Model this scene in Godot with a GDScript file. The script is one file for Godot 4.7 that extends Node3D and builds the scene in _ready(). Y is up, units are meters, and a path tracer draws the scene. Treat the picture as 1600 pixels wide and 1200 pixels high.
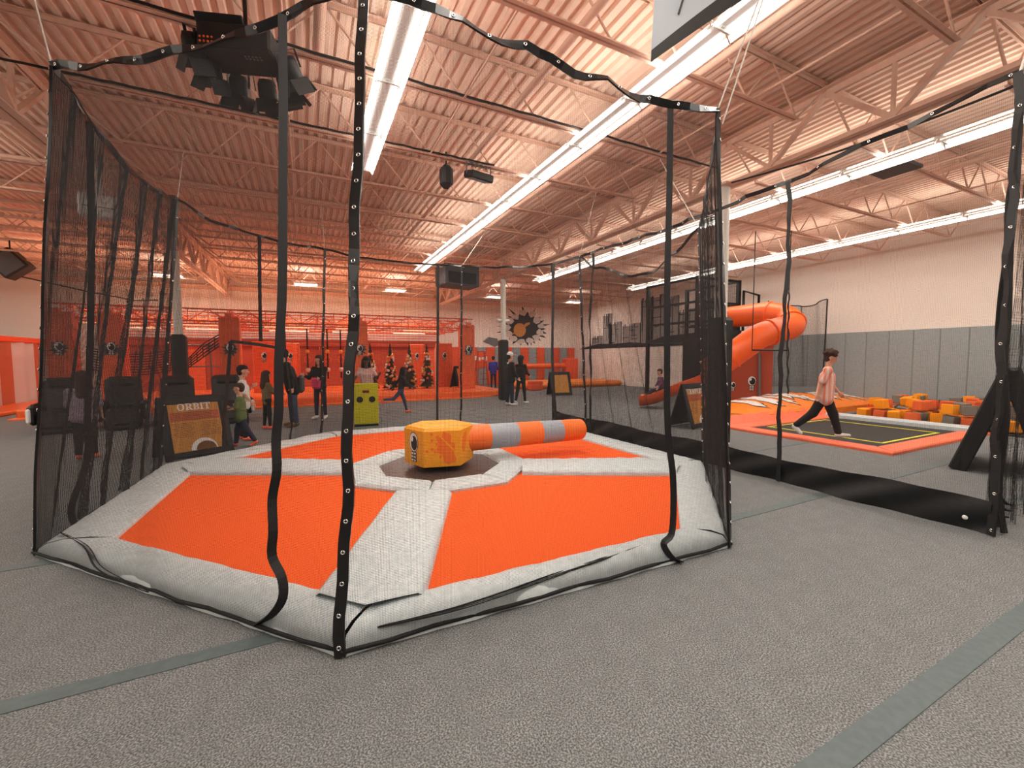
extends Node3D
# An indoor trampoline park. World axes: x runs along the roof joists, -z runs along the light rows, y is up; units are metres.

class MB:
	var v := PackedVector3Array()
	var n := PackedVector3Array()
	var uv := PackedVector2Array()
	var ix := PackedInt32Array()

	# corners counter-clockwise seen from outside
	func tri(a: Vector3, b: Vector3, c: Vector3) -> void:
		var nn := (b - a).cross(c - a).normalized()
		var k := v.size()
		v.append(a); v.append(b); v.append(c)
		n.append(nn); n.append(nn); n.append(nn)
		uv.append(Vector2(a.x, a.z)); uv.append(Vector2(b.x, b.z)); uv.append(Vector2(c.x, c.z))
		ix.append(k); ix.append(k + 2); ix.append(k + 1)

	func quad(a: Vector3, b: Vector3, c: Vector3, d: Vector3) -> void:
		var nn := (c - a).cross(d - b).normalized()
		var k := v.size()
		v.append(a); v.append(b); v.append(c); v.append(d)
		for i in 4:
			n.append(nn)
		uv.append(Vector2(0, 1)); uv.append(Vector2(1, 1)); uv.append(Vector2(1, 0)); uv.append(Vector2(0, 0))
		ix.append(k); ix.append(k + 2); ix.append(k + 1)
		ix.append(k); ix.append(k + 3); ix.append(k + 2)

	func box(c: Vector3, s: Vector3, b := Basis()) -> MB:
		var x := b.x * s.x * 0.5
		var y := b.y * s.y * 0.5
		var z := b.z * s.z * 0.5
		quad(c - x - y + z, c + x - y + z, c + x + y + z, c - x + y + z)
		quad(c + x - y - z, c - x - y - z, c - x + y - z, c + x + y - z)
		quad(c + x - y + z, c + x - y - z, c + x + y - z, c + x + y + z)
		quad(c - x - y - z, c - x - y + z, c - x + y + z, c - x + y - z)
		quad(c - x + y + z, c + x + y + z, c + x + y - z, c - x + y - z)
		quad(c - x - y - z, c + x - y - z, c + x - y + z, c - x - y + z)
		return self

	# box with chamfered edges
	func bbox(c: Vector3, s: Vector3, e: float, b := Basis()) -> MB:
		var h := s * 0.5
		var i := h - Vector3(e, e, e)
		var f := func(x: float, y: float, z: float) -> Vector3: return c + b * Vector3(x, y, z)
		for sg in [1.0, -1.0]:
			var o: float = sg
			if o > 0:
				quad(f.call(-i.x, -i.y, h.z), f.call(i.x, -i.y, h.z), f.call(i.x, i.y, h.z), f.call(-i.x, i.y, h.z))
				quad(f.call(h.x, -i.y, i.z), f.call(h.x, -i.y, -i.z), f.call(h.x, i.y, -i.z), f.call(h.x, i.y, i.z))
				quad(f.call(-i.x, h.y, i.z), f.call(i.x, h.y, i.z), f.call(i.x, h.y, -i.z), f.call(-i.x, h.y, -i.z))
			else:
				quad(f.call(i.x, -i.y, -h.z), f.call(-i.x, -i.y, -h.z), f.call(-i.x, i.y, -h.z), f.call(i.x, i.y, -h.z))
				quad(f.call(-h.x, -i.y, -i.z), f.call(-h.x, -i.y, i.z), f.call(-h.x, i.y, i.z), f.call(-h.x, i.y, -i.z))
				quad(f.call(-i.x, -h.y, -i.z), f.call(i.x, -h.y, -i.z), f.call(i.x, -h.y, i.z), f.call(-i.x, -h.y, i.z))
		for sx in [1.0, -1.0]:
			for sy in [1.0, -1.0]:
				var q := [f.call(sx * h.x, sy * i.y, i.z), f.call(sx * h.x, sy * i.y, -i.z), f.call(sx * i.x, sy * h.y, -i.z), f.call(sx * i.x, sy * h.y, i.z)]
				_flipq(q, b * Vector3(sx, sy, 0))
				q = [f.call(sx * h.x, i.y, sy * i.z), f.call(sx * h.x, -i.y, sy * i.z), f.call(sx * i.x, -i.y, sy * h.z), f.call(sx * i.x, i.y, sy * h.z)]
				_flipq(q, b * Vector3(sx, 0, sy))
				q = [f.call(i.x, sx * h.y, sy * i.z), f.call(-i.x, sx * h.y, sy * i.z), f.call(-i.x, sx * i.y, sy * h.z), f.call(i.x, sx * i.y, sy * h.z)]
				_flipq(q, b * Vector3(0, sx, sy))
				for sz in [1.0, -1.0]:
					var a: Vector3 = f.call(sx * h.x, sy * i.y, sz * i.z)
					var bb: Vector3 = f.call(sx * i.x, sy * h.y, sz * i.z)
					var cc: Vector3 = f.call(sx * i.x, sy * i.y, sz * h.z)
					if (bb - a).cross(cc - a).dot(b * Vector3(sx, sy, sz)) > 0:
						tri(a, bb, cc)
					else:
						tri(a, cc, bb)
		return self

	func _flipq(q: Array, out: Vector3) -> void:
		var nn: Vector3 = (q[2] - q[0]).cross(q[3] - q[1])
		if nn.dot(out) > 0:
			quad(q[0], q[1], q[2], q[3])
		else:
			quad(q[3], q[2], q[1], q[0])

	# round tube along a path; r is a number or one radius for each point
	func tube(p: Array, r, sides := 8, caps := true, closed := false) -> MB:
		var cnt := p.size()
		var k := v.size()
		var up := Vector3.UP
		var pu := Vector3.ZERO
		for i in cnt:
			var d: Vector3
			if closed:
				d = p[(i + 1) % cnt] - p[(i + cnt - 1) % cnt]
			else:
				d = p[mini(i + 1, cnt - 1)] - p[maxi(i - 1, 0)]
			d = d.normalized()
			if pu == Vector3.ZERO:
				pu = d.cross(up if absf(d.y) < 0.9 else Vector3.RIGHT).normalized()
			else:
				pu = (pu - d * pu.dot(d)).normalized()
			var pv := d.cross(pu)
			var rr: float = r[i] if r is Array else r
			for s in sides:
				var a := TAU * s / sides
				var o := pu * cos(a) + pv * sin(a)
				v.append(p[i] + o * rr); n.append(o); uv.append(Vector2(float(s) / sides, float(i) / cnt))
		var last := cnt if closed else cnt - 1
		for i in last:
			for s in sides:
				var a := k + i * sides + s
				var b := k + i * sides + (s + 1) % sides
				var c := k + ((i + 1) % cnt) * sides + (s + 1) % sides
				var d := k + ((i + 1) % cnt) * sides + s
				ix.append_array([a, c, b, a, d, c])
		if caps and not closed:
			for e in 2:
				var base := k + (cnt - 1) * sides * e
				var d: Vector3 = (p[cnt - 1] - p[cnt - 2]).normalized() if e else (p[0] - p[1]).normalized()
				var q := v.size()
				for s in sides:
					v.append(v[base + s]); n.append(d); uv.append(Vector2.ZERO)
				for s in range(1, sides - 1):
					if e:
						ix.append_array([q, q + s + 1, q + s])
					else:
						ix.append_array([q, q + s, q + s + 1])
		return self

	# bar of rectangular section along a path; wd is the direction of its width
	func strap(p: Array, wd, w: float, t: float) -> MB:
		var cnt := p.size()
		for i in cnt - 1:
			var r := []
			for j in 2:
				var m := i + j
				var d: Vector3 = (p[mini(m + 1, cnt - 1)] - p[maxi(m - 1, 0)]).normalized()
				var ww: Vector3 = wd[m] if wd is Array else wd
				ww = (ww - d * ww.dot(d)).normalized()
				var tt := d.cross(ww) * t * 0.5
				ww = ww * w * 0.5
				r.append([p[m] - ww - tt, p[m] + ww - tt, p[m] + ww + tt, p[m] - ww + tt])
			for s in 4:
				quad(r[0][s], r[0][(s + 1) % 4], r[1][(s + 1) % 4], r[1][s])
			if i == 0:
				quad(r[0][3], r[0][2], r[0][1], r[0][0])
			if i == cnt - 2:
				quad(r[1][0], r[1][1], r[1][2], r[1][3])
		return self

	# a profile of Vector2(radius, y) turned about the upright axis at c
	func lathe(c: Vector3, prof: Array, segs := 16, b := Basis()) -> MB:
		var k := v.size()
		var m := prof.size()
		for i in m:
			var t: Vector2 = prof[mini(i + 1, m - 1)] - prof[maxi(i - 1, 0)]
			var nr := Vector2(t.y, -t.x).normalized()
			for s in segs:
				var a := TAU * s / segs
				v.append(c + b * Vector3(prof[i].x * cos(a), prof[i].y, prof[i].x * sin(a)))
				n.append(b * Vector3(nr.x * cos(a), nr.y, nr.x * sin(a)))
				uv.append(Vector2(float(s) / segs, float(i) / m))
		for i in m - 1:
			for s in segs:
				var a := k + i * segs + s
				var bb := k + i * segs + (s + 1) % segs
				ix.append_array([a, bb, bb + segs, a, bb + segs, a + segs])
		return self

	func ball(c: Vector3, r: Vector3, segs := 12, rings := 8, b := Basis()) -> MB:
		var k := v.size()
		for i in rings + 1:
			var f := PI * i / rings
			for s in segs:
				var a := TAU * s / segs
				var o := Vector3(sin(f) * cos(a), cos(f), sin(f) * sin(a))
				v.append(c + b * (o * r)); n.append((b * (o / r)).normalized()); uv.append(Vector2(float(s) / segs, float(i) / rings))
		for i in rings:
			for s in segs:
				var a := k + i * segs + s
				var d := k + i * segs + (s + 1) % segs
				ix.append_array([a, d + segs, d, a, a + segs, d + segs])
		return self

	# flat polygon given in (x, z), raised from y0 to y1 with a chamfer e round its upper edge
	func slab(poly: PackedVector2Array, y0: float, y1: float, e := 0.0) -> MB:
		var pg := poly.duplicate()
		if not Geometry2D.is_polygon_clockwise(pg):
			pg.reverse()
		var inner := pg
		if e > 0.0:
			var off := Geometry2D.offset_polygon(pg, -e, Geometry2D.JOIN_MITER)
			if off.size() == 1 and off[0].size() == pg.size():
				inner = off[0]
				if not Geometry2D.is_polygon_clockwise(inner):
					inner.reverse()
				var best := 0
				for i in inner.size():
					if inner[i].distance_to(pg[0]) < inner[best].distance_to(pg[0]):
						best = i
				var turned := PackedVector2Array()
				for i in inner.size():
					turned.append(inner[(i + best) % inner.size()])
				inner = turned
			else:
				e = 0.0
		var m := pg.size()
		var ye := y1 - e
		var ccw := 1.0
		var area := 0.0
		for i in m:
			var p := pg[i]
			var q := pg[(i + 1) % m]
			area += p.x * q.y - q.x * p.y
		ccw = signf(area)
		for i in m:
			var j := (i + 1) % m
			var a := Vector3(pg[i].x, y0, pg[i].y)
			var b := Vector3(pg[j].x, y0, pg[j].y)
			var c := Vector3(pg[j].x, ye, pg[j].y)
			var d := Vector3(pg[i].x, ye, pg[i].y)
			if ccw > 0:
				quad(d, c, b, a)
			else:
				quad(a, b, c, d)
			if e > 0.0:
				var g := Vector3(inner[j].x, y1, inner[j].y)
				var h := Vector3(inner[i].x, y1, inner[i].y)
				if ccw > 0:
					quad(h, g, c, d)
				else:
					quad(d, c, g, h)
		for lev in 2:
			var src := inner if lev == 0 else pg
			var t := Geometry2D.triangulate_polygon(src)
			var y := y1 if lev == 0 else y0
			for i in range(0, t.size(), 3):
				var a := Vector3(src[t[i]].x, y, src[t[i]].y)
				var b := Vector3(src[t[i + 1]].x, y, src[t[i + 1]].y)
				var c := Vector3(src[t[i + 2]].x, y, src[t[i + 2]].y)
				var up := (b - a).cross(c - a).y > 0
				if up == (lev == 0):
					tri(a, b, c)
				else:
					tri(a, c, b)
		return self

	# the same flat polygon set upright: (x, y) in the frame b at c, t thick
	func plate(poly: PackedVector2Array, c: Vector3, b: Basis, t: float) -> MB:
		var m := MB.new()
		m.slab(poly, 0, t)
		var f := Basis(b.x, b.z, -b.y)   # slab (x, y, z) to (x, out, -up)
		var k := v.size()
		var flip := f.determinant() < 0
		for i in m.v.size():
			var q := m.v[i]
			v.append(c + b.x * q.x + b.y * q.z + b.z * q.y)
			var w := m.n[i]
			n.append((b.x * w.x + b.y * w.z + b.z * w.y).normalized())
			uv.append(m.uv[i])
		for i in range(0, m.ix.size(), 3):
			ix.append(k + m.ix[i]); ix.append(k + m.ix[i + 2]); ix.append(k + m.ix[i + 1])
		return self

	# smooth sheet: f(a, b) for a, b in 0..1
	func sheet(f: Callable, nu: int, nv: int, thick := 0.0) -> MB:
		var pts := []
		for j in nv + 1:
			for i in nu + 1:
				pts.append(f.call(float(i) / nu, float(j) / nv))
		var nn := []
		for j in nv + 1:
			for i in nu + 1:
				var du: Vector3 = pts[j * (nu + 1) + mini(i + 1, nu)] - pts[j * (nu + 1) + maxi(i - 1, 0)]
				var dv: Vector3 = pts[mini(j + 1, nv) * (nu + 1) + i] - pts[maxi(j - 1, 0) * (nu + 1) + i]
				nn.append(du.cross(dv).normalized())
		for side in (2 if thick > 0.0 else 1):
			var k := v.size()
			for q in pts.size():
				v.append(pts[q] - nn[q] * thick if side else pts[q])
				n.append(-nn[q] if side else nn[q])
				uv.append(Vector2(float(q % (nu + 1)) / nu, float(q / (nu + 1)) / nv))
			for j in nv:
				for i in nu:
					var a := k + j * (nu + 1) + i
					if side:
						ix.append_array([a, a + 1, a + nu + 2, a, a + nu + 2, a + nu + 1])
					else:
						ix.append_array([a, a + nu + 2, a + 1, a, a + nu + 1, a + nu + 2])
		if thick > 0.0:
			var w := nu + 1
			for i in nu:
				quad(pts[i] - nn[i] * thick, pts[i + 1] - nn[i + 1] * thick, pts[i + 1], pts[i])
				var q := nv * w + i
				quad(pts[q], pts[q + 1], pts[q + 1] - nn[q + 1] * thick, pts[q] - nn[q] * thick)
			for j in nv:
				var q := j * w
				quad(pts[q], pts[q + w], pts[q + w] - nn[q + w] * thick, pts[q] - nn[q] * thick)
				q = j * w + nu
				quad(pts[q] - nn[q] * thick, pts[q + w] - nn[q + w] * thick, pts[q + w], pts[q])
		return self

	func mesh() -> ArrayMesh:
		var a := []
		a.resize(Mesh.ARRAY_MAX)
		a[Mesh.ARRAY_VERTEX] = v
		a[Mesh.ARRAY_NORMAL] = n
		a[Mesh.ARRAY_TEX_UV] = uv
		a[Mesh.ARRAY_INDEX] = ix
		var m := ArrayMesh.new()
		m.add_surface_from_arrays(Mesh.PRIMITIVE_TRIANGLES, a)
		return m

var used := {}
var M := {}
var rng := RandomNumberGenerator.new()

func numbered(called: String) -> String:
	var k: int = used.get(called, 0)
	used[called] = k + 1
	return called if k == 0 else "%s_%03d" % [called, k]

func tag(o: Node, label: String, category: String, group := "", kind := "") -> Node:
	if label: o.set_meta("label", label)
	if category: o.set_meta("category", category)
	if group: o.set_meta("group", group)
	if kind: o.set_meta("kind", kind)
	return o

# a Node3D at a thing's base; its children are its parts
func thing(called: String, label: String, category: String, at := Vector3.ZERO, turn := 0.0, group := "", kind := "") -> Node3D:
	var o := Node3D.new()
	o.name = numbered(called)
	add_child(o)
	o.position = at
	o.rotation.y = turn
	tag(o, label, category, group, kind)
	return o

func put(called: String, m: Mesh, mat: Material, parent: Node, at := Vector3.ZERO, b := Basis()) -> MeshInstance3D:
	var o := MeshInstance3D.new()
	o.name = numbered(called) if parent == self else called
	o.mesh = m
	o.material_override = mat
	o.transform = Transform3D(b, at)
	o.cast_shadow = GeometryInstance3D.SHADOW_CASTING_SETTING_ON
	parent.add_child(o, true)
	return o

func obj(called: String, mb: MB, mat: Material, parent: Node, at := Vector3.ZERO, b := Basis()) -> MeshInstance3D:
	return put(called, mb.mesh(), mat, parent, at, b)

func solo(called: String, mb: MB, mat: Material, label: String, category: String, group := "", kind := "") -> MeshInstance3D:
	var o := obj(called, mb, mat, self)
	tag(o, label, category, group, kind)
	return o

func copy(o: Node3D, called: String, label := "", group := "") -> Node3D:
	var r: Node3D = o.duplicate()
	r.name = numbered(called)
	add_child(r)
	if label: r.set_meta("label", label)
	if group: r.set_meta("group", group)
	return r

func words(parent: Node, called: String, s: String, size: float, mat: Material, at: Vector3, b: Basis, depth := 0.006, serif := false) -> MeshInstance3D:
	var t := TextMesh.new()
	var f := SystemFont.new()
	f.font_names = PackedStringArray(["Droid Serif" if serif else "Droid Sans"])
	f.font_weight = 700
	t.font = f
	t.text = s
	t.font_size = 32
	t.pixel_size = size / 32.0
	t.depth = depth
	return put(called, t, mat, parent, at, b)

# ---------------------------------------------------------------- materials
func noise_tex(freq: float, cols: Array, offs: Array, size := 512, sd := 1, kind := FastNoiseLite.TYPE_SIMPLEX_SMOOTH, oct := 4) -> NoiseTexture2D:
	var f := FastNoiseLite.new()
	f.seed = sd
	f.noise_type = kind
	f.frequency = freq
	f.fractal_octaves = oct
	var t := NoiseTexture2D.new()
	t.width = size
	t.height = size
	t.seamless = true
	t.noise = f
	var g := Gradient.new()
	g.offsets = PackedFloat32Array(offs)
	g.colors = PackedColorArray(cols)
	t.color_ramp = g
	return t

func mat(called: String, col: Color, rough := 0.8, metal := 0.0) -> StandardMaterial3D:
	var m := StandardMaterial3D.new()
	m.resource_name = called
	m.albedo_color = col
	m.roughness = rough
	m.metallic = metal
	M[called] = m
	return m

# colour that varies a little over the surface, from a to b
func grained(called: String, a: Color, b: Color, scale: float, freq := 0.02, rough := 0.8, bump := 0.0, sd := 1) -> StandardMaterial3D:
	var m := mat(called, Color.WHITE, rough)
	m.albedo_texture = noise_tex(freq, [a, b], [0.25, 0.75], 512, sd)
	m.uv1_triplanar = true
	m.uv1_world_triplanar = true
	m.uv1_scale = Vector3.ONE * scale
	if bump > 0.0:
		m.heightmap_enabled = true
		m.heightmap_texture = noise_tex(freq * 0.6, [Color.BLACK, Color.WHITE], [0.1, 0.9], 512, sd + 7)
		m.heightmap_scale = bump
	return m

func c8(r: int, g: int, b: int) -> Color:
	return Color(r / 255.0, g / 255.0, b / 255.0)

func materials() -> void:
	var m: StandardMaterial3D
	m = grained("carpet", c8(76, 79, 80), c8(154, 157, 156), 0.9, 0.2, 0.97, 0.5, 3)
	m.detail_enabled = true
	m.detail_blend_mode = BaseMaterial3D.BLEND_MODE_MUL
	m.detail_albedo = noise_tex(0.012, [c8(243, 243, 243), c8(255, 255, 255)], [0.2, 0.8], 512, 9)
	grained("tape", c8(82, 95, 96), c8(90, 103, 104), 1.0, 0.03, 0.6)
	grained("deck", c8(229, 199, 180), c8(236, 207, 188), 0.5, 0.01, 0.75)
	grained("steel", c8(224, 188, 168), c8(232, 197, 176), 0.8, 0.02, 0.6)
	mat("wall", c8(238, 229, 219), 0.92)
	grained("wall_pad", c8(142, 152, 153), c8(150, 160, 161), 1.0, 0.02, 0.55, 0.15)
	grained("orange_pad", c8(226, 84, 38), c8(236, 94, 44), 1.0, 0.02, 0.5, 0.15)
	grained("vinyl_grey", c8(190, 202, 205), c8(206, 216, 218), 1.2, 0.02, 0.42, 0.5, 5)
	m = grained("bed", c8(236, 94, 42), c8(242, 103, 49), 2.5, 0.05, 0.9, 0.05)
	m.metallic_specular = 0.2
	grained("orange_mat", c8(234, 104, 44), c8(242, 118, 54), 0.8, 0.02, 0.35, 0.2)
	grained("bag_orange", c8(238, 128, 36), c8(246, 140, 48), 0.7, 0.02, 0.45, 0.4, 8)
	grained("hub_yellow", c8(240, 158, 22), c8(246, 170, 36), 1.5, 0.02, 0.55, 0.1)
	grained("coral_pad", c8(242, 112, 74), c8(248, 122, 84), 1.0, 0.02, 0.5, 0.15)
	mat("splash_orange", c8(238, 118, 34), 0.55)
	grained("arm_orange", c8(243, 112, 36), c8(248, 122, 44), 2.0, 0.03, 0.5, 0.1)
	grained("arm_grey", c8(150, 158, 168), c8(160, 168, 178), 2.0, 0.03, 0.45, 0.1)
	grained("plate_dark", c8(62, 52, 50), c8(76, 66, 62), 1.2, 0.02, 0.35, 0.2)
	mat("net", c8(16, 16, 18), 0.8)
	grained("webbing", c8(20, 20, 22), c8(32, 32, 34), 6.0, 0.06, 0.6)
	mat("vinyl_black", c8(22, 22, 24), 0.38)
	mat("band_black", c8(21, 22, 24), 0.55)
	mat("chrome", c8(230, 230, 228), 0.2, 1.0)
	mat("black", c8(18, 18, 20), 0.6)
	mat("black_metal", c8(20, 20, 22), 0.4, 0.3)
	mat("white", c8(232, 232, 230), 0.5)
	mat("white_metal", c8(226, 226, 222), 0.35)
	mat("cord", c8(225, 218, 208), 0.8)
	mat("column_white", c8(226, 222, 212), 0.5)
	mat("grey_metal", c8(120, 120, 122), 0.45, 0.4)
	mat("grey_dark", c8(78, 78, 80), 0.6)
	grained("truss_orange", c8(224, 98, 48), c8(232, 108, 56), 1.0, 0.02, 0.4)
	grained("panel_orange", c8(224, 98, 48), c8(232, 108, 56), 0.6, 0.01, 0.5)
	mat("deep_orange", c8(172, 74, 46), 0.55)
	mat("poster", c8(196, 134, 52), 0.6)
	mat("poster_dark", c8(120, 74, 30), 0.7)
	mat("poster_red", c8(190, 92, 46), 0.6)
	mat("board_yellow", c8(206, 200, 30), 0.5)
	mat("slide", c8(230, 94, 30), 0.45)
	mat("skin", c8(216, 160, 132), 0.6)
	mat("skin_dark", c8(92, 62, 50), 0.6)
	mat("yellow_line", c8(236, 232, 60), 0.6)
	mat("mat_black", c8(30, 31, 32), 0.7)
	mat("foam_yellow", c8(244, 152, 20), 0.95)
	mat("foam_orange", c8(224, 104, 54), 0.95)
	mat("foam_grey", c8(118, 114, 104), 0.95)
	m = mat("tube_glow", Color.WHITE)
	m.emission_enabled = true
	m.emission = c8(255, 250, 242)
	m.emission_energy_multiplier = 3.0
	m = mat("led_glow", Color.WHITE)
	m.emission_enabled = true
	m.emission = c8(255, 248, 238)
	m.emission_energy_multiplier = 4.0
	m = mat("amber_glow", Color.WHITE)
	m.emission_enabled = true
	m.emission = c8(255, 196, 140)
	m.emission_energy_multiplier = 1.2
	mat("mural_grey", c8(150, 146, 142), 0.9)
	mat("mural_white", c8(206, 200, 194), 0.9)
	mat("tree_green", c8(46, 50, 34), 0.85)
	mat("gold", c8(216, 158, 70), 0.3, 0.6)
	mat("drape", c8(196, 188, 184), 0.8)
	mat("drape_orange", c8(178, 96, 66), 0.8)
	mat("deep_red", c8(120, 24, 18), 0.5)
	mat("banner_grey", c8(168, 174, 182), 0.6)
	mat("lip", c8(150, 84, 76), 0.6)

# ---------------------------------------------------------------- camera, light and shell
const LIGHT_Y := 4.72
const JOIST_Z0 := -5.2
const JOIST_STEP := 1.577

func _ready() -> void:
	rng.seed = 20
	var cam := Camera3D.new()
	cam.name = "camera"
	add_child(cam)
	cam.fov = 84.98
	cam.near = 0.05
	cam.far = 200.0
	cam.position = Vector3(0, 1.6, 0)
	cam.basis = Basis(Vector3.UP, deg_to_rad(-26.2)) * Basis(Vector3.RIGHT, deg_to_rad(-3.47)) * Basis(Vector3.FORWARD, deg_to_rad(ROLL))
	cam.current = true
	var we := WorldEnvironment.new()
	we.name = "world_environment"
	var env := Environment.new()
	env.background_mode = Environment.BG_COLOR
	env.background_color = Color(0.0, 0.0, 0.0)
	env.tonemap_mode = Environment.TONE_MAPPER_LINEAR
	env.tonemap_exposure = EXPOSURE
	env.sdfgi_enabled = true
	env.ssao_enabled = true
	env.ssil_enabled = true
	we.environment = env
	add_child(we)
	materials()
	fluorescent_rows()
	shell()
	roof()
	orbit_trampoline()
	cage()
	partition_net()
	jump_lane()
	play_tower()
	obstacle_course()
	back_corner()
	seats_and_signs()
	ceiling_fittings()
	people()

const ROLL := 0.3
const EXPOSURE := 1.0
const TUBE_ENERGY := 1.55
const SIDE_ENERGY := 0.5

func area(parent: Node, at: Vector3, b: Basis, size: Vector2, energy: float, col: Color) -> void:
	var a := AreaLight3D.new()
	a.name = "area_light"
	a.area_size = size
	a.light_energy = energy
	a.light_color = col
	a.area_range = 60.0
	a.area_attenuation = 2.0
	a.shadow_enabled = true
	parent.add_child(a, true)
	a.transform = Transform3D(b, at)

func fluorescent_rows() -> void:
	var down := Basis(Vector3.RIGHT, -PI / 2)     # a light looks along its own -z
	var warm := c8(255, 247, 236)
	# one fixture: a folded housing, a wide reflector, two tubes and the brackets that hold them
	var housing := MB.new().bbox(Vector3(0, 0.085, 0), Vector3(0.11, 0.07, 1.2), 0.008).mesh()
	var refl := MB.new()
	for s in [-1.0, 1.0]:
		var p := [Vector3(s * 0.04, 0.048, 0), Vector3(s * 0.105, 0.055, 0), Vector3(s * 0.172, -0.034, 0)]
		for i in 2:
			var mid: Vector3 = (p[i] + p[i + 1]) * 0.5
			var d: Vector3 = p[i + 1] - p[i]
			refl.box(mid, Vector3(d.length(), 0.004, 1.2), Basis(Vector3(0, 0, 1), atan2(d.y, d.x)))
	refl.box(Vector3(0, 0.046, 0), Vector3(0.09, 0.006, 1.2))
	var refl_m := refl.mesh()
	var tube_m := MB.new().tube([Vector3(0, 0, -0.58), Vector3(0, 0, 0.58)], 0.016, 10).mesh()
	var bracket := MB.new().box(Vector3(0, 0.03, 0), Vector3(0.3, 0.05, 0.02)).box(Vector3(0, 0.05, 0), Vector3(0.05, 0.05, 0.05)).mesh()
	var slot := MB.new().box(Vector3(0, 0, 0), Vector3(0.04, 0.006, 1.1)).mesh()
	var rows := [[0.94, -7.52, 9], [3.68, -15.07, 15], [8.49, -15.07, 15], [13.4, -15.07, 15], [-5.75, -11.4, 12], [-10.4, -20.0, 14]]
	var lab := ["fluorescent strip fixture in the short row ending above the hub", "fluorescent strip fixture in the long row above the octagonal cage", "fluorescent strip fixture in the row beside the white column girder", "fluorescent strip fixture in the row along the grey padded wall", "fluorescent strip fixture in the row above the massage chairs", "fluorescent strip fixture in the row over the draped partition"]
	for r in rows.size():
		for k in rows[r][2]:
			var at := Vector3(rows[r][0], LIGHT_Y, rows[r][1] + 0.6 + k * 1.215)
			var t := thing("strip_light", lab[r] if k > 0 else lab[r].replace("strip fixture in", "strip fixture at the very end of"), "ceiling light", at, 0.0, "row of fluorescent fixtures %d" % (r + 1))
			put("housing", housing, M.white_metal, t)
			put("reflector", refl_m, M.white_metal, t)
			put("bracket", bracket, M.white_metal, t, Vector3(0, 0, -0.57))
			for s in [-1.0, 1.0]:
				put("tube", tube_m, M.tube_glow, t, Vector3(s * 0.085, 0.022, 0))
				area(t, Vector3(s * 0.085, -0.012, 0), Basis(Vector3(0, 0, 1), s * 0.5) * down, Vector2(0.13, 1.17), TUBE_ENERGY, warm)
				# slots in the housing sides let some light out sideways and up
				var side := Basis(Vector3(0, 0, 1), s * 2.4)
				put("side_slot", slot, M.tube_glow, t, Vector3(s * 0.062, 0.098, 0), side)
				area(t, Vector3(s * 0.070, 0.102, 0), side * down, Vector2(0.04, 1.1), SIDE_ENERGY, warm)

func struct(called: String, mb: MB, material: Material, label: String, category: String) -> MeshInstance3D:
	return solo(called, mb, material, label, category, "", "structure")

func shell() -> void:
	struct("floor", MB.new().box(Vector3(1.5, -0.1, -8), Vector3(31.5, 0.2, 34)), M.carpet, "speckled grey carpet floor of the trampoline hall", "floor")
	var k := 0
	for z in [-0.85, -2.7, -4.55]:
		var m := MB.new()
		m.box(Vector3(1.0, 0.002, z), Vector3(30, 0.004, 0.105))
		solo("floor_tape", m, M.tape, ["grey-green seam tape crossing the carpet in the open aisle", "grey-green seam tape running under the edge of the octagonal trampoline", "grey-green seam tape under the middle of the octagonal trampoline"][k], "tape", "carpet seam tapes")
		k += 1
	solo("floor_tape", MB.new().box(Vector3(9.5, 0.002, -1.62), Vector3(7.4, 0.004, 0.12)), M.tape, "grey-green seam tape beyond the black corner net", "tape", "carpet seam tapes")
	struct("wall_back", MB.new().box(Vector3(1.5, 2.9, -24.25), Vector3(31.5, 5.8, 0.3)), M.wall, "off-white wall behind the orange obstacle course", "wall")
	struct("wall_side", MB.new().box(Vector3(16.85, 2.9, -8), Vector3(0.3, 5.8, 34)), M.wall, "cream wall above the tall grey wall pads", "wall")
	struct("wall_opposite", MB.new().box(Vector3(-14.2, 2.9, -8), Vector3(0.3, 5.8, 34)), M.wall, "off-white wall far beyond the massage chairs", "wall")
	struct("wall_entrance", MB.new().box(Vector3(1.5, 2.9, 8.9), Vector3(31.5, 5.8, 0.3)), M.wall, "off-white wall behind the viewer", "wall")
	struct("trim_1", MB.new().box(Vector3(1.5, 5.0, -24.0), Vector3(31, 0.18, 0.2)), M.steel, "salmon steel ledge along the top of the back wall", "trim")
	# grey pads on the side wall, one by one
	var pad := MB.new().bbox(Vector3(0, 0, 0), Vector3(0.06, 2.4, 0.595), 0.015).mesh()
	var run := thing("wall_padding", "row of tall grey vinyl wall pads on the cream wall", "wall pads", Vector3(16.66, 0, 0), 0, "", "structure")
	for i in 18:
		put("wall_pad", pad, M.wall_pad, run, Vector3(0, 1.22, -0.4 - i * 0.6))

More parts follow.
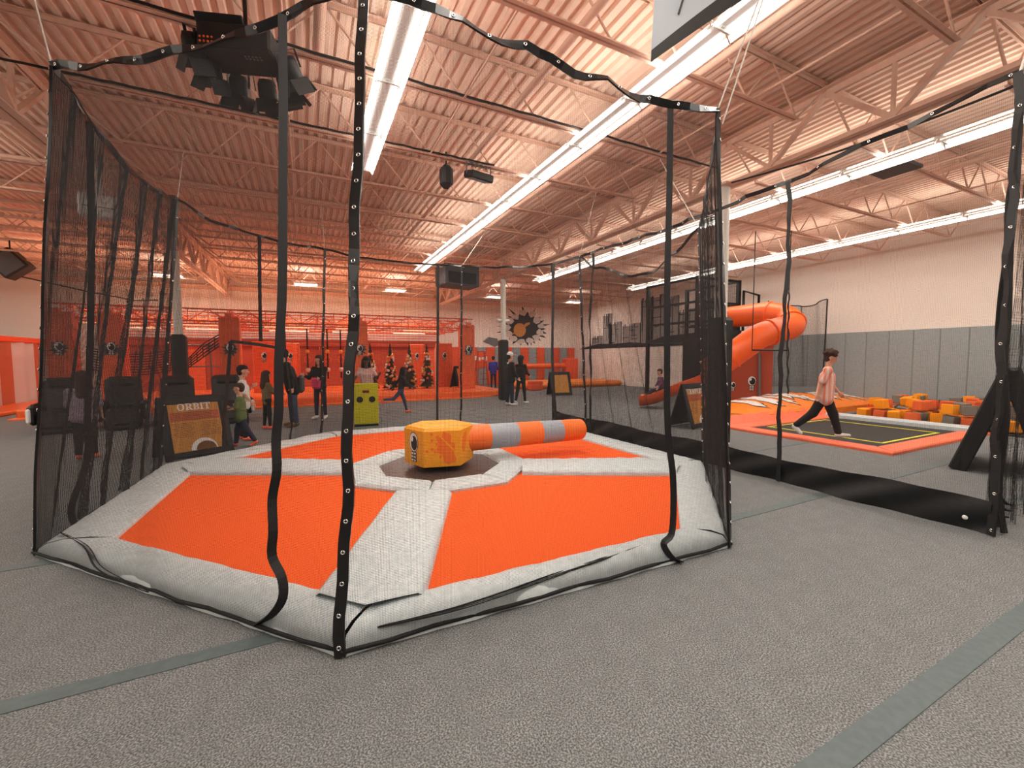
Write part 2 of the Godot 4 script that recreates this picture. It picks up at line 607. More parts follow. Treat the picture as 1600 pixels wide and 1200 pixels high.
# trapezoid steel deck, open-web joists, girders and columns
func roof() -> void:
	var d := MB.new()
	var x := -14.0
	var w := 0.1524
	var y0 := 5.5
	var y1 := 5.548
	var za := -24.1
	var zb := 8.8
	while x < 16.7:
		var xs := [x, x + 0.062, x + 0.080, x + 0.134, x + w]
		var ys := [y0, y0, y1, y1, y0]
		for i in 4:
			d.quad(Vector3(xs[i], ys[i], zb), Vector3(xs[i], ys[i], za), Vector3(xs[i + 1], ys[i + 1], za), Vector3(xs[i + 1], ys[i + 1], zb))
		x += w
	d.box(Vector3(1.4, 5.72, -7.7), Vector3(31.2, 0.3, 33.4))
	struct("ceiling", d, M.deck, "salmon painted corrugated steel roof deck", "ceiling")
	# joists
	var bays := [[-14.0, -3.1], [-3.1, 6.9], [6.9, 16.7]]
	var made := []
	for bay in bays:
		made.append(joist_meshes(bay[1] - bay[0]))
	for i in range(-5, 12):
		var z := JOIST_Z0 - i * JOIST_STEP
		for b in 3:
			if z > 0.3 or b == 0 and z > -5.0:
				continue
			var t := thing("roof_joist", ["salmon open-web steel joist in the roof bay above the massage chairs", "salmon open-web steel joist in the roof bay above the octagonal cage", "salmon open-web steel joist in the roof bay above the jump lane"][b], "roof joist", Vector3(bays[b][0], 0, z), 0, "open-web joists of roof bay %d" % (b + 1), "structure")
			var ms: Dictionary = made[b]
			put("top_chord", ms.top, M.steel, t)
			put("bottom_chord", ms.bottom, M.steel, t)
			if i >= 5:
				# far off the bars are hair-thin: one part
				put("web_bars", ms.web_all, M.steel, t).set_meta("kind", "stuff")
				continue
			for q in ms.webs:
				put("web_bar", q, M.steel, t)
	# girders on the column lines
	for gx in [-3.15, 6.85]:
		for seg in 3:
			var z0: float = JOIST_Z0 - seg * 6 * JOIST_STEP + 6 * JOIST_STEP
			var t := thing("roof_girder", "heavy salmon truss girder %s" % ("on the column line behind the massage chairs" if gx < 0 else "on the white column line beside the jump lane"), "roof girder", Vector3(gx, 0, z0), 0, "truss girders on the column lines", "structure")
			girder(t, 6 * JOIST_STEP)
	# bridging rods between the joists and the sprinkler pipes
	var rod := MB.new().tube([Vector3(0, 0, 8.5), Vector3(0, 0, -24)], 0.014, 6).mesh()
	for bx in [-7.0, -0.1, 1.9, 5.2, 9.8, 11.8, 14.9]:
		tag(put("bridging_rod", rod, M.steel, self, Vector3(bx, 4.88, 0)), "thin salmon bridging rod laid across the joist bottoms", "rod", "bridging rods", "structure")
	var pipe := MB.new().tube([Vector3(0, 0, 8.5), Vector3(0, 0, -24)], 0.045, 10).mesh()
	for px in [[2.75, 5.12], [4.35, 5.0], [10.9, 5.1]]:
		tag(put("sprinkler_pipe", pipe, M.steel, self, Vector3(px[0], px[1], 0)), "salmon painted sprinkler pipe running along under the deck", "pipe", "sprinkler pipes", "structure")
	solo("branch_pipe", MB.new().tube([Vector3(0.25, 5.2, 3), Vector3(0.25, 5.2, -5.6), Vector3(0.25, 5.4, -5.7)], 0.06, 10), M.steel, "short thick salmon pipe above the front net seam", "pipe", "", "structure")
	# columns
	var n := 0
	for p in [[-3.15, JOIST_Z0 - 6 * JOIST_STEP], [6.85, JOIST_Z0 - 6 * JOIST_STEP], [6.78, JOIST_Z0], [-3.1, JOIST_Z0 + 6 * JOIST_STEP], [6.9, JOIST_Z0 + 6 * JOIST_STEP]]:
		var lab: String = ["white steel column with black pad behind the massage chairs", "white steel column with black pad behind the man in the white cap", "white steel column with black pad beside the octagonal cage", "white steel column behind the viewer near the entrance", "white steel column behind the viewer near the jump lane"][n]
		var t := thing("support_column", lab, "column", Vector3(p[0], 0, p[1]), 0, "", "structure")
		obj("shaft", MB.new().tube([Vector3(0, 0, 0), Vector3(0, 4.62, 0)], 0.105, 20), M.column_white, t)
		obj("cap_plate", MB.new().box(Vector3(0, 4.63, 0), Vector3(0.34, 0.04, 0.34)), M.steel, t)
		obj("column_pad", MB.new().bbox(Vector3(0, 1.16, 0), Vector3(0.34, 2.32, 0.34), 0.06), M.black, t)
		if n == 1:
			obj("clamp_ring", MB.new().tube([Vector3(-0.25, 3.05, 0), Vector3(0.25, 3.05, 0)], 0.07, 8), M.column_white, t)
		n += 1

func joist_meshes(span: float) -> Dictionary:
	var yt := 5.46
	var yb := 4.87
	var top := MB.new()
	for s in [-1.0, 1.0]:
		top.box(Vector3(span / 2, yt + 0.02, s * 0.035), Vector3(span, 0.006, 0.045))
		top.box(Vector3(span / 2, yt, s * 0.015), Vector3(span, 0.05, 0.006))
	var bot := MB.new()
	var inset := 0.75
	for s in [-1.0, 1.0]:
		bot.box(Vector3(span / 2, yb - 0.02, s * 0.03), Vector3(span - 2 * inset, 0.006, 0.04))
		bot.box(Vector3(span / 2, yb, s * 0.013), Vector3(span - 2 * inset, 0.045, 0.006))
	var webs := []
	var cells := 8
	var step := (span - 2 * inset) / cells
	for i in cells:
		var xb := inset + i * step
		webs.append(MB.new().tube([Vector3(xb, yb, 0), Vector3(xb + step / 2, yt, 0)], 0.014, 5, false).mesh())
		webs.append(MB.new().tube([Vector3(xb + step / 2, yt, 0), Vector3(xb + step, yb, 0)], 0.014, 5, false).mesh())
	var joined := MB.new()
	for i in cells:
		var xb := inset + i * step
		joined.tube([Vector3(xb, yb, 0), Vector3(xb + step / 2, yt, 0)], 0.014, 4, false)
		joined.tube([Vector3(xb + step / 2, yt, 0), Vector3(xb + step, yb, 0)], 0.014, 4, false)
	joined.tube([Vector3(0.05, yt, 0), Vector3(inset, yb, 0)], 0.018, 4, false)
	joined.tube([Vector3(span - inset, yb, 0), Vector3(span - 0.05, yt, 0)], 0.018, 4, false)
	webs.append(MB.new().tube([Vector3(0.05, yt, 0), Vector3(inset, yb, 0)], 0.018, 5, false).mesh())
	webs.append(MB.new().tube([Vector3(span - inset, yb, 0), Vector3(span - 0.05, yt, 0)], 0.018, 5, false).mesh())
	return {"top": top.mesh(), "bottom": bot.mesh(), "webs": webs, "web_all": joined.mesh()}

func girder(t: Node3D, span: float) -> void:
	var yt := 5.38
	var yb := 4.66
	var top := MB.new()
	var bot := MB.new()
	for s in [-1.0, 1.0]:
		top.box(Vector3(s * 0.06, yt + 0.045, -span / 2), Vector3(0.1, 0.012, span))
		top.box(Vector3(s * 0.02, yt, -span / 2), Vector3(0.012, 0.1, span))
		bot.box(Vector3(s * 0.06, yb - 0.045, -span / 2), Vector3(0.1, 0.012, span))
		bot.box(Vector3(s * 0.02, yb, -span / 2), Vector3(0.012, 0.1, span))
	obj("top_chord", top, M.steel, t)
	obj("bottom_chord", bot, M.steel, t)
	for i in 6:
		var z := -i * JOIST_STEP
		var a := Vector3(0, yt, z)
		var b := Vector3(0, yb, z - JOIST_STEP * 0.5)
		var c := Vector3(0, yt, z - JOIST_STEP)
		var thick := 0.07 if i % 2 == 0 else 0.05
		obj("web_bar", MB.new().strap([a, b], Vector3.RIGHT, 0.09, thick), M.steel, t)
		obj("web_bar", MB.new().strap([b, c], Vector3.RIGHT, 0.07, thick), M.steel, t)
		obj("web_post", MB.new().strap([b, Vector3(0, yt, b.z)], Vector3.RIGHT, 0.05, 0.04), M.steel, t)

# ---------------------------------------------------------------- the octagonal spinner trampoline
const OUT := [Vector2(0.12, -2.34), Vector2(3.16, -2.28), Vector2(5.2, -4.2), Vector2(5.15, -7.0), Vector2(3.3, -9.5), Vector2(0.25, -9.45), Vector2(-1.95, -7.65), Vector2(-2.05, -4.75)]
const INN := [Vector2(0.32, -2.57), Vector2(2.84, -2.52), Vector2(4.55, -4.16), Vector2(4.53, -6.3), Vector2(3.1, -8.85), Vector2(0.5, -8.8), Vector2(-1.38, -7.2), Vector2(-1.47, -4.51)]
const TOP := [Vector3(0.40, 3.90, -2.90), Vector3(3.05, 3.60, -2.41), Vector3(5.05, 3.42, -4.25), Vector3(5.15, 3.68, -7.28), Vector3(3.41, 3.80, -9.6), Vector3(0.43, 3.85, -9.52), Vector3(-1.57, 3.90, -7.63), Vector3(-1.67, 3.85, -4.56)]
const HUB := Vector2(1.64, -5.63)

func wave(x: float, y: float, s: float) -> float:
	return sin(x * 7.3 + s) * 0.5 + sin(y * 11.1 + x * 4.7 + s * 2.1) * 0.3 + sin((x + y) * 19.0 + s * 3.7) * 0.2

func orbit_trampoline() -> void:
	var t := thing("spinner_trampoline", "octagonal trampoline with four orange beds and light grey vinyl pads", "trampoline")
	# frame under the pads, so that the beds hang in something solid
	var under := PackedVector2Array()
	for p in OUT:
		under.append(HUB + (p - HUB) * 0.97)
	obj("base_frame", MB.new().slab(under, 0.0, 0.04), M.black, t)
	# four beds between the radial pads, which run to corners 0, 2, 4 and 6
	for q in 4:
		var a := q * 2
		var poly := PackedVector2Array()
		for k in 3:
			poly.append(INN[(a + k) % 8] + (INN[(a + k) % 8] - HUB).normalized() * 0.03)
		for k in 3:
			var ang := atan2(INN[(a + 2 - k) % 8].y - HUB.y, INN[(a + 2 - k) % 8].x - HUB.x)
			poly.append(HUB + Vector2(cos(ang), sin(ang)) * 1.02)
		obj("trampoline_bed", MB.new().slab(poly, 0.085, 0.098), M.bed, t)
	# border pads
	for i in 8:
		var j := (i + 1) % 8
		var sd := i * 1.7
		var f := func(u: float, v: float) -> Vector3:
			var uu := 0.004 + u * 0.992
			var a: Vector2 = INN[i].lerp(INN[j], uu)
			var b: Vector2 = OUT[i].lerp(OUT[j], uu)
			var w: float = [0.0, 0.0, 0.03, 0.3, 0.62, 0.86, 0.95, 1.0][int(round(v * 7))]
			var h: float = [0.05, 0.115, 0.138, 0.145, 0.135, 0.105, 0.06, 0.006][int(round(v * 7))]
			var p := a.lerp(b, w)
			var q := wave(p.x * 2.2, p.y * 2.2, sd)
			var k := h + q * 0.007 * (1.0 if v > 0.2 and v < 0.95 else 0.2)
			if v > 0.7:
				p += (b - a).normalized() * q * 0.012
			return Vector3(p.x, k, p.y)
		obj("border_pad", MB.new().sheet(f, 40, 7), M.vinyl_grey, t)
	# ring of pads round the hub
	for i in 8:
		var a0 := deg_to_rad(22.5 + 45 * i)
		var a1 := a0 + deg_to_rad(45)
		var r0 := 0.77 / cos(PI / 8)
		var r1 := 1.17 / cos(PI / 8)
		var g := 0.006
		var c0 := Vector2(cos(a0), sin(a0))
		var c1 := Vector2(cos(a1), sin(a1))
		var along := (c1 - c0).normalized()
		var poly := PackedVector2Array([HUB + c0 * r0 + along * g, HUB + c0 * r1 + along * g, HUB + c1 * r1 - along * g, HUB + c1 * r0 - along * g])
		obj("ring_pad", MB.new().slab(poly, 0.05, 0.155, 0.03), M.vinyl_grey, t)
	var plate := PackedVector2Array()
	for i in 8:
		var a := deg_to_rad(22.5 + 45 * i)
		plate.append(HUB + Vector2(cos(a), sin(a)) * 0.88)
	obj("centre_plate", MB.new().slab(plate, 0.04, 0.125, 0.01), M.plate_dark, t)
	# radial pads
	var rad := [[Vector2(0.82, -4.62), Vector2(1.40, -4.36), Vector2(0.62, -2.50), Vector2(0.27, -2.50), Vector2(0.0, -2.80)],
		[Vector2(2.78, -5.28), Vector2(2.46, -4.72), Vector2(4.18, -3.79), Vector2(4.52, -4.03), Vector2(4.42, -4.52)],
		[Vector2(2.0, -6.86), Vector2(2.5, -6.5), Vector2(3.42, -8.5), Vector2(3.15, -8.95), Vector2(2.85, -8.92)],
		[Vector2(0.5, -6.42), Vector2(0.46, -5.72), Vector2(-1.42, -6.72), Vector2(-1.56, -7.04), Vector2(-1.02, -7.36)]]
	for k in 4:
		var pg: Array = rad[k]
		# a pad with rounded, slightly puckered sides: from the ring end (u = 0) to its pointed end (u = 1)
		var f := func(u: float, v: float) -> Vector3:
			var e0: Vector2 = pg[0].lerp(pg[4], u)
			var e1: Vector2 = pg[1].lerp(pg[2], u)
			var w: float = [0.0, 0.0, 0.06, 0.3, 0.5, 0.7, 0.94, 1.0, 1.0][int(round(v * 8))]
			var h: float = [0.06, 0.13, 0.165, 0.172, 0.175, 0.172, 0.165, 0.13, 0.06][int(round(v * 8))]
			var p := e0.lerp(e1, w)
			if u > 0.9:
				p = p.lerp(p + (pg[3] - (pg[2] + pg[4]) * 0.5) * (1.0 - absf(w - 0.5) * 2.0), (u - 0.9) * 10.0)
			var q := wave(p.x * 3.0, p.y * 3.0, k * 2.3)
			return Vector3(p.x, h + q * 0.008, p.y)
		obj("radial_pad", MB.new().sheet(f, 36, 8, 0.004), M.vinyl_grey, t)
	sweeper()

func sweeper() -> void:
	var t := thing("sweeper_hub", "yellow hexagonal foam hub with a padded orange and grey sweeper arm", "sweeper", Vector3(HUB.x, 0, HUB.y))
	var toward := Vector2(-HUB.x, -HUB.y).normalized()
	var side := Vector2(-toward.y, toward.x) * -1.0
	if side.x < 0: side = -side
	var hex := PackedVector2Array()
	for k in 6:
		var f := deg_to_rad(-25 + 60 * k)
		hex.append((toward * cos(f) + side * sin(f)) * 0.47)
	var hub := obj("hub_block", MB.new().slab(hex, 0.2, 0.70, 0.035), M.hub_yellow, t)
	obj("hub_neck", MB.new().tube([Vector3(0, 0.126, 0), Vector3(0, 0.22, 0)], 0.2, 20), M.black, t)
	# printed splash on the middle face, on the next face, and the emblem on the first
	var face := func(k: int) -> Array:
		var a := hex[k % 6]
		var b := hex[(k + 1) % 6]
		var mid := (a + b) * 0.5
		var out := mid.normalized()
		var along := Vector3(b.x - a.x, 0, b.y - a.y).normalized()
		return [Vector3(mid.x, 0.445, mid.y), Basis(along, Vector3.UP, Vector3(out.x, 0, out.y))]
	var f0: Array = face.call(0)
	var r2 := RandomNumberGenerator.new()
	r2.seed = 5
	var blob := func(w: float, h: float, sk: float, jag: float) -> PackedVector2Array:
		var pg := PackedVector2Array()
		for i in 26:
			var a := TAU * i / 26
			var r := 1.0 + r2.randf_range(-jag, jag)
			pg.append(Vector2(cos(a) * w * r + sin(a) * sk, sin(a) * h * r))
		return pg
	obj("printed_splash", MB.new().plate(blob.call(0.11, 0.19, -0.05, 0.28), f0[0] + f0[1].x * 0.05 + f0[1].z * 0.001, f0[1], 0.002), M.splash_orange, hub)
	for i in 9:
		var o := Vector2(r2.randf_range(-0.2, 0.2), r2.randf_range(-0.2, 0.2))
		obj("printed_fleck", MB.new().plate(blob.call(0.018, 0.022, 0.0, 0.3), f0[0] + f0[1].x * o.x + f0[1].y * o.y + f0[1].z * 0.0012, f0[1], 0.002), M.splash_orange, hub)
	obj("printed_streak", MB.new().plate(PackedVector2Array([Vector2(-0.08, 0.2), Vector2(-0.06, 0.2), Vector2(0.16, -0.03), Vector2(0.15, -0.05)]), f0[0] + f0[1].z * 0.0035, f0[1], 0.002), M.hub_yellow, hub)
	var f1: Array = face.call(1)
	obj("printed_splash", MB.new().plate(blob.call(0.07, 0.13, 0.03, 0.28), f1[0] - f1[1].x * 0.1 + f1[1].y * 0.06 + f1[1].z * 0.001, f1[1], 0.002), M.splash_orange, hub)
	var fe: Array = face.call(5)
	emblem(hub, fe[0] + fe[1].y * 0.0, fe[1], 0.24)
	# arm: bands of orange and grey foam, tapering towards its round end
	var dir := Vector3(2.25, -0.01, 0.10).normalized()
	var start := Vector3(0.3, 0.47, 0.02)
	var arm := Node3D.new()
	arm.name = "sweeper_arm"
	t.add_child(arm, true)
	var cuts := [0.0, 0.42, 0.86, 1.26, 1.62, 1.98]
	for i in 5:
		var p := []
		var r := []
		for q in 5:
			var s: float = lerpf(cuts[i], cuts[i + 1], q / 4.0)
			p.append(start + dir * s)
			r.append(lerpf(0.19, 0.165, s / 1.98))
		if i == 4:
			for q in 5:
				var a := (q + 1) * PI / 10
				p.append(start + dir * (1.98 + sin(a) * 0.07))
				r.append(0.165 - (1.0 - cos(a)) * 0.09)
		obj("arm_band", MB.new().tube(p, r, 28), M.arm_orange if i % 2 == 0 else M.arm_grey, arm)

# white helmet outline with a dark visor over a stack of small block letters, as printed on pads and boards
func emblem(parent: Node, at: Vector3, b: Basis, s: float) -> void:
	var oval := func(w: float, h: float, c: Vector2) -> PackedVector2Array:
		var pg := PackedVector2Array()
		for i in 24:
			pg.append(c + Vector2(cos(TAU * i / 24) * w, sin(TAU * i / 24) * h))
		return pg
	obj("emblem_outline", MB.new().plate(oval.call(s * 0.44, s * 0.56, Vector2(0, s * 0.25)), at + b.z * 0.001, b, 0.002), M.black, parent)
	obj("emblem_ring", MB.new().plate(oval.call(s * 0.40, s * 0.52, Vector2(0, s * 0.25)), at + b.z * 0.0025, b, 0.002), M.white, parent)
	obj("emblem_visor", MB.new().plate(oval.call(s * 0.30, s * 0.40, Vector2(s * 0.05, s * 0.2)), at + b.z * 0.004, b, 0.002), M.black, parent)
	obj("emblem_glint", MB.new().plate(oval.call(s * 0.11, s * 0.15, Vector2(-s * 0.14, s * 0.42)), at + b.z * 0.0055, b, 0.002), M.white, parent)
	for i in 3:
		var y := -s * (0.45 + 0.19 * i)
		obj("emblem_block", MB.new().plate(PackedVector2Array([Vector2(-s * 0.26, y), Vector2(s * 0.26, y), Vector2(s * 0.26, y + s * 0.17), Vector2(-s * 0.26, y + s * 0.17)]), at + b.z * 0.001, b, 0.002), M.black, parent)
		for k in 2:
			var x := -s * 0.13 + k * s * 0.24
			obj("emblem_letter", MB.new().plate(PackedVector2Array([Vector2(x - s * 0.09, y + s * 0.03), Vector2(x + s * 0.07, y + s * 0.03), Vector2(x + s * 0.09, y + s * 0.14), Vector2(x, y + s * 0.11), Vector2(x - s * 0.09, y + s * 0.14)]), at + b.z * 0.0025, b, 0.002), M.white, parent)

# ---------------------------------------------------------------- nets
# threads of a net over P(u, v); hole = [u0, u1, v1] is left open from the bottom up
func net_mesh(P: Callable, length: float, height: float, across: Vector3, pitch: float, r: float, su: int, sv: int, hole := []) -> ArrayMesh:
	var g := []
	for j in sv + 1:
		var row := PackedVector3Array()
		for i in su + 1:
			row.append(P.call(float(i) / su, float(j) / sv))
		g.append(row)
	var e1 := across.normalized()
	var e2 := e1.cross(Vector3.UP).normalized()
	var V := PackedVector3Array()
	var N := PackedVector3Array()
	var I := PackedInt32Array()
	var o1 := []
	var o2 := []
	for s in 3:
		var a := TAU * s / 3 + 0.4
		o1.append(e1 * cos(a) + e2 * sin(a))
		o2.append(Vector3.UP * cos(a) + e2 * sin(a))
	var nu := int(length / pitch)
	for q in nu + 1:
		var x := minf(float(q) / nu * su, su - 0.0001)
		var i := int(x)
		var f := x - i
		var started := false
		for j in sv + 1:
			if hole and float(q) / nu > hole[0] and float(q) / nu < hole[1] and float(j) / sv < hole[2] - 0.001:
				started = false
				continue
			var p: Vector3 = g[j][i].lerp(g[j][i + 1], f)
			var k := V.size()
			for s in 3:
				V.append(p + o1[s] * r)
				N.append(o1[s])
			if started:
				for s in 3:
					var t := (s + 1) % 3
					I.append_array([k - 3 + s, k - 3 + t, k + t, k - 3 + s, k + t, k + s])
			started = true
	var nv := int(height / pitch)
	for q in nv + 1:
		var y := minf(float(q) / nv * sv, sv - 0.0001)
		var j := int(y)
		var f := y - j
		var started := false
		for i in su + 1:
			if hole and float(i) / su > hole[0] + 0.001 and float(i) / su < hole[1] - 0.001 and float(q) / nv < hole[2]:
				started = false
				continue
			var p: Vector3 = g[j][i].lerp(g[j + 1][i], f)
			var k := V.size()
			for s in 3:
				V.append(p + o2[s] * r)
				N.append(o2[s])
			if started:
				for s in 3:
					var t := (s + 1) % 3
					I.append_array([k - 3 + s, k + t, k - 3 + t, k - 3 + s, k + s, k + t])
			started = true
	var a := []
	a.resize(Mesh.ARRAY_MAX)
	a[Mesh.ARRAY_VERTEX] = V
	a[Mesh.ARRAY_NORMAL] = N
	a[Mesh.ARRAY_INDEX] = I
	var m := ArrayMesh.new()
	m.add_surface_from_arrays(Mesh.PRIMITIVE_TRIANGLES, a)
	return m

func along(pts: Array, s: float) -> float:
	for i in pts.size() - 1:
		if s <= pts[i + 1][0]:
			return lerpf(pts[i][1], pts[i + 1][1], smoothstep(0, 1, (s - pts[i][0]) / maxf(pts[i + 1][0] - pts[i][0], 0.001)))
	return pts[-1][1]

var grommet_mesh: ArrayMesh

func grommets(parent: Node, path: Array, wd: Vector3, every: float, lift: float, face: Vector3) -> void:
	if grommet_mesh == null:
		var ring := []
		for i in 12:
			ring.append(Vector3(cos(TAU * i / 12) * 0.0095, sin(TAU * i / 12) * 0.0095, 0))
		grommet_mesh = MB.new().tube(ring, 0.0042, 6, false, true).mesh()
	var acc := 0.05
	for i in path.size() - 1:
		var a: Vector3 = path[i]
		var b: Vector3 = path[i + 1]
		var l := a.distance_to(b)
		while acc < l:
			var d := (b - a).normalized()
			var nn := (face - d * face.dot(d)).normalized()
			put("grommet", grommet_mesh, M.chrome, parent, a + d * acc + nn * lift, Basis(nn.cross(d).normalized(), d, nn))
			acc += every
		acc -= l

const PITCH := 0.0125
const THREAD := 0.00085

func cage() -> void:
	var t := thing("safety_net_cage", "black mesh safety net cage hung round the octagonal trampoline", "safety net")
	var ropes := [[[0.0, 3.9], [0.105, 3.92], [0.166, 3.91], [0.225, 3.86], [0.293, 3.79], [0.338, 3.78], [0.403, 3.79], [0.447, 3.73], [0.548, 3.66], [0.625, 3.67], [0.678, 3.6], [0.715, 3.57], [0.766, 3.59], [0.836, 3.56], [1.0, 3.6]],
		[[0.0, 3.6], [0.1, 3.45], [0.35, 3.4], [0.7, 3.36], [1.0, 3.42]],
		[[0.0, 3.42], [0.15, 3.18], [0.3, 2.98], [0.43, 3.0], [0.8, 3.34], [1.0, 3.68]],
		[[0.0, 3.68], [0.2, 3.61], [0.4, 3.61], [0.65, 3.67], [1.0, 3.8]],
		[[0.0, 3.8], [0.42, 3.75], [0.78, 3.76], [1.0, 3.85]],
		[[0.0, 3.85], [0.37, 3.74], [0.54, 3.73], [0.68, 3.73], [0.83, 3.74], [1.0, 3.9]],
		[[0.0, 3.9], [0.16, 3.79], [0.35, 3.68], [0.56, 3.63], [0.74, 3.69], [0.84, 3.75], [0.93, 3.85], [1.0, 3.86]],
		[[0.0, 3.85], [0.165, 3.8], [0.325, 3.78], [0.5, 3.78], [0.64, 3.8], [0.77, 3.85], [0.88, 3.91], [1.0, 3.95]]]
	# fold depth, folds across, slant of the folds, for each panel
	var folds := [[0.012, 2.0, 0.4], [0.05, 5.0, 0.3], [0.05, 6.0, -1.2], [0.02, 4.0, 0.3], [0.012, 3.0, 0.2], [0.015, 3.0, 0.4], [0.075, 6.0, 1.1], [0.015, 2.0, 0.5]]
	var centre := Vector3(HUB.x, 0, HUB.y)
	for i in 8:
		var j := (i + 1) % 8
		var b0 := Vector3(OUT[i].x, 0.03, OUT[i].y)
		var b1 := Vector3(OUT[j].x, 0.03, OUT[j].y)
		var t0: Vector3 = TOP[i]
		var t1: Vector3 = TOP[j]
		var rp: Array = ropes[i]
		var fo: Array = folds[i]
		var nrm := (b1 - b0).cross(Vector3.UP).normalized()
		var P := func(u: float, v: float) -> Vector3:
			var tp := t0.lerp(t1, u)
			tp.y = along(rp, u)
			var p := b0.lerp(b1, u).lerp(tp, v)
			var env := sin(PI * u) * (1.0 - 0.55 * v)
			var ph: float = TAU * (u * fo[1] + v * fo[2])
			p += nrm * fo[0] * (sin(ph) + 0.5 * sin(ph * 1.9 + 1.3) + 0.35 * sin(ph * 0.6 + v * 5.0)) * env
			return p
		var hole := []
		if i == 5:
			hole = [0.225, 0.625, 0.5]
		var near := i in [0, 7]
		var m := net_mesh(P, b0.distance_to(b1), 3.8, b1 - b0, 0.0085 if near else PITCH, 0.0006 if near else (0.0019 if i == 6 else THREAD), 24 if near else 40, 16 if near else 24, hole)
		var panel := put("net_panel", m, M.net, t)
		panel.set_meta("kind", "stuff")
		# top hem: vinyl sleeve that twists a little as it hangs
		var path := []
		var wd := []
		for q in 31:
			var u := q / 30.0
			var tp := t0.lerp(t1, u)
			tp.y = along(rp, u) + 0.012 * sin(u * 31.0 + i) * (1.0 if i in [0, 7] else 0.3)
			path.append(tp)
			wd.append((Vector3.UP + nrm * sin(u * 17.0 + i * 2.0) * 0.7).normalized())
		var hem := obj("top_hem", MB.new().strap(path, wd, 0.055 if i in [0, 7, 6] else 0.04, 0.012), M.vinyl_black, t)
		if i in [0, 7]:
			var inward := (centre - t0.lerp(t1, 0.5)) * Vector3(1, 0, 1)
			grommets(hem, path, Vector3.UP, 0.26, 0.011, -inward.normalized())
		# bottom cord along the floor
		var bp := []
		for q in 13:
			var u := q / 12.0
			bp.append(b0.lerp(b1, u) + nrm * 0.01 * sin(u * 23.0 + i) + Vector3(0, 0.004 + 0.004 * sin(u * 40.0), 0))
		obj("bottom_cord", MB.new().tube(bp, 0.012, 6), M.net, t)
	# laced seams at the corners
	for i in 8:
		var b := Vector3(OUT[i].x, 0.01, OUT[i].y)
		var tp: Vector3 = TOP[i]
		var out := (b - centre) * Vector3(1, 0, 1)
		out = out.normalized()
		var tang := out.cross(Vector3.UP).normalized()
		var path := []
		var wd := []
		for q in 41:
			var f := q / 40.0
			var p := b.lerp(tp, f)
			var wob := 0.012 if i == 0 else 0.008
			p += tang * wob * (sin(f * 23.0 + i) + 0.6 * sin(f * 51.0 + i * 2)) * (1.0 - f * 0.7)
			path.append(p)
			var tw := 0.25 * sin(f * 14.0 + i * 3)
			if i == 0 and f > 0.47 and f < 0.56:
				tw = 1.2 * sin((f - 0.47) / 0.09 * PI)
			wd.append((tang * cos(tw) + out * sin(tw)).normalized())
		var w := 0.06 if i == 0 else 0.045
		var seam := obj("corner_seam", MB.new().strap(path, wd, w, 0.018), M.vinyl_black, t)
		grommets(seam, path, tang, 0.165 if i in [0, 1, 2, 7] else 0.3, 0.0125, out if out.dot(Vector3(0, 0, 1) - b * 0.2) > 0 else -out)
	# webbing straps down the panels
	var S := [
		[0.05, [Vector3(-0.06, 3.74, -3.08), Vector3(-0.07, 3.21, -3.01), Vector3(-0.09, 2.61, -2.95), Vector3(-0.11, 2.03, -2.89), Vector3(-0.14, 1.61, -2.85), Vector3(-0.15, 1.31, -2.83), Vector3(-0.17, 1.12, -2.82), Vector3(-0.17, 0.95, -2.79), Vector3(-0.20, 0.78, -2.81), Vector3(-0.20, 0.60, -2.77), Vector3(-0.21, 0.45, -2.77), Vector3(-0.16, 0.34, -2.70), Vector3(-0.16, 0.23, -2.68), Vector3(-0.22, 0.12, -2.73), Vector3(-0.31, 0.03, -2.82)]],
		[0.048, [Vector3(2.76, 3.69, -2.63), Vector3(2.69, 2.94, -2.56), Vector3(2.61, 2.16, -2.49), Vector3(2.57, 1.59, -2.44), Vector3(2.54, 1.14, -2.40), Vector3(2.54, 0.89, -2.37), Vector3(2.56, 0.67, -2.35), Vector3(2.55, 0.40, -2.33), Vector3(2.51, 0.23, -2.31), Vector3(2.43, 0.17, -2.31), Vector3(2.48, 0.07, -2.28), Vector3(2.58, 0.01, -2.27)]],
		[0.055, [Vector3(2.82, 3.80, -9.57), Vector3(2.78, 2.21, -9.54), Vector3(2.74, 1.02, -9.51), Vector3(2.72, 0.10, -9.49)]],
		[0.055, [Vector3(4.80, 3.61, -7.72), Vector3(4.77, 2.69, -7.70), Vector3(4.74, 1.60, -7.67), Vector3(4.75, 0.51, -7.57), Vector3(4.78, 0.13, -7.51)]],
		[0.055, [Vector3(-0.64, 3.74, -8.52), Vector3(-0.67, 2.85, -8.55), Vector3(-0.69, 1.93, -8.58)]],
		[0.05, [Vector3(-1.67, 3.74, -5.17), Vector3(-1.75, 2.87, -5.31), Vector3(-1.83, 1.99, -5.41), Vector3(-1.92, 1.12, -5.48), Vector3(-1.96, 0.62, -5.51), Vector3(-2.01, 0.24, -5.29), Vector3(-2.03, 0.03, -5.38)]]]
	for s in S:
		var p: Array = s[1]
		var across := (p[0] as Vector3).cross(Vector3.UP).normalized()
		obj("webbing_strap", MB.new().strap(smooth(p, 4), across, s[0], 0.008), M.webbing, t)
	# doorway of the cage
	var D := [Vector3(-1.09, 1.91, -8.25), Vector3(-1.15, 1.31, -8.24), Vector3(-1.22, 0.69, -8.21), Vector3(-1.25, 0.10, -8.22), Vector3(-0.33, 1.80, -8.88), Vector3(-0.28, 1.14, -8.95), Vector3(-0.24, 0.52, -9.02), Vector3(-0.32, 0.02, -8.98)]
	var across := Vector3(OUT[5].x - OUT[6].x, 0, OUT[5].y - OUT[6].y).normalized()
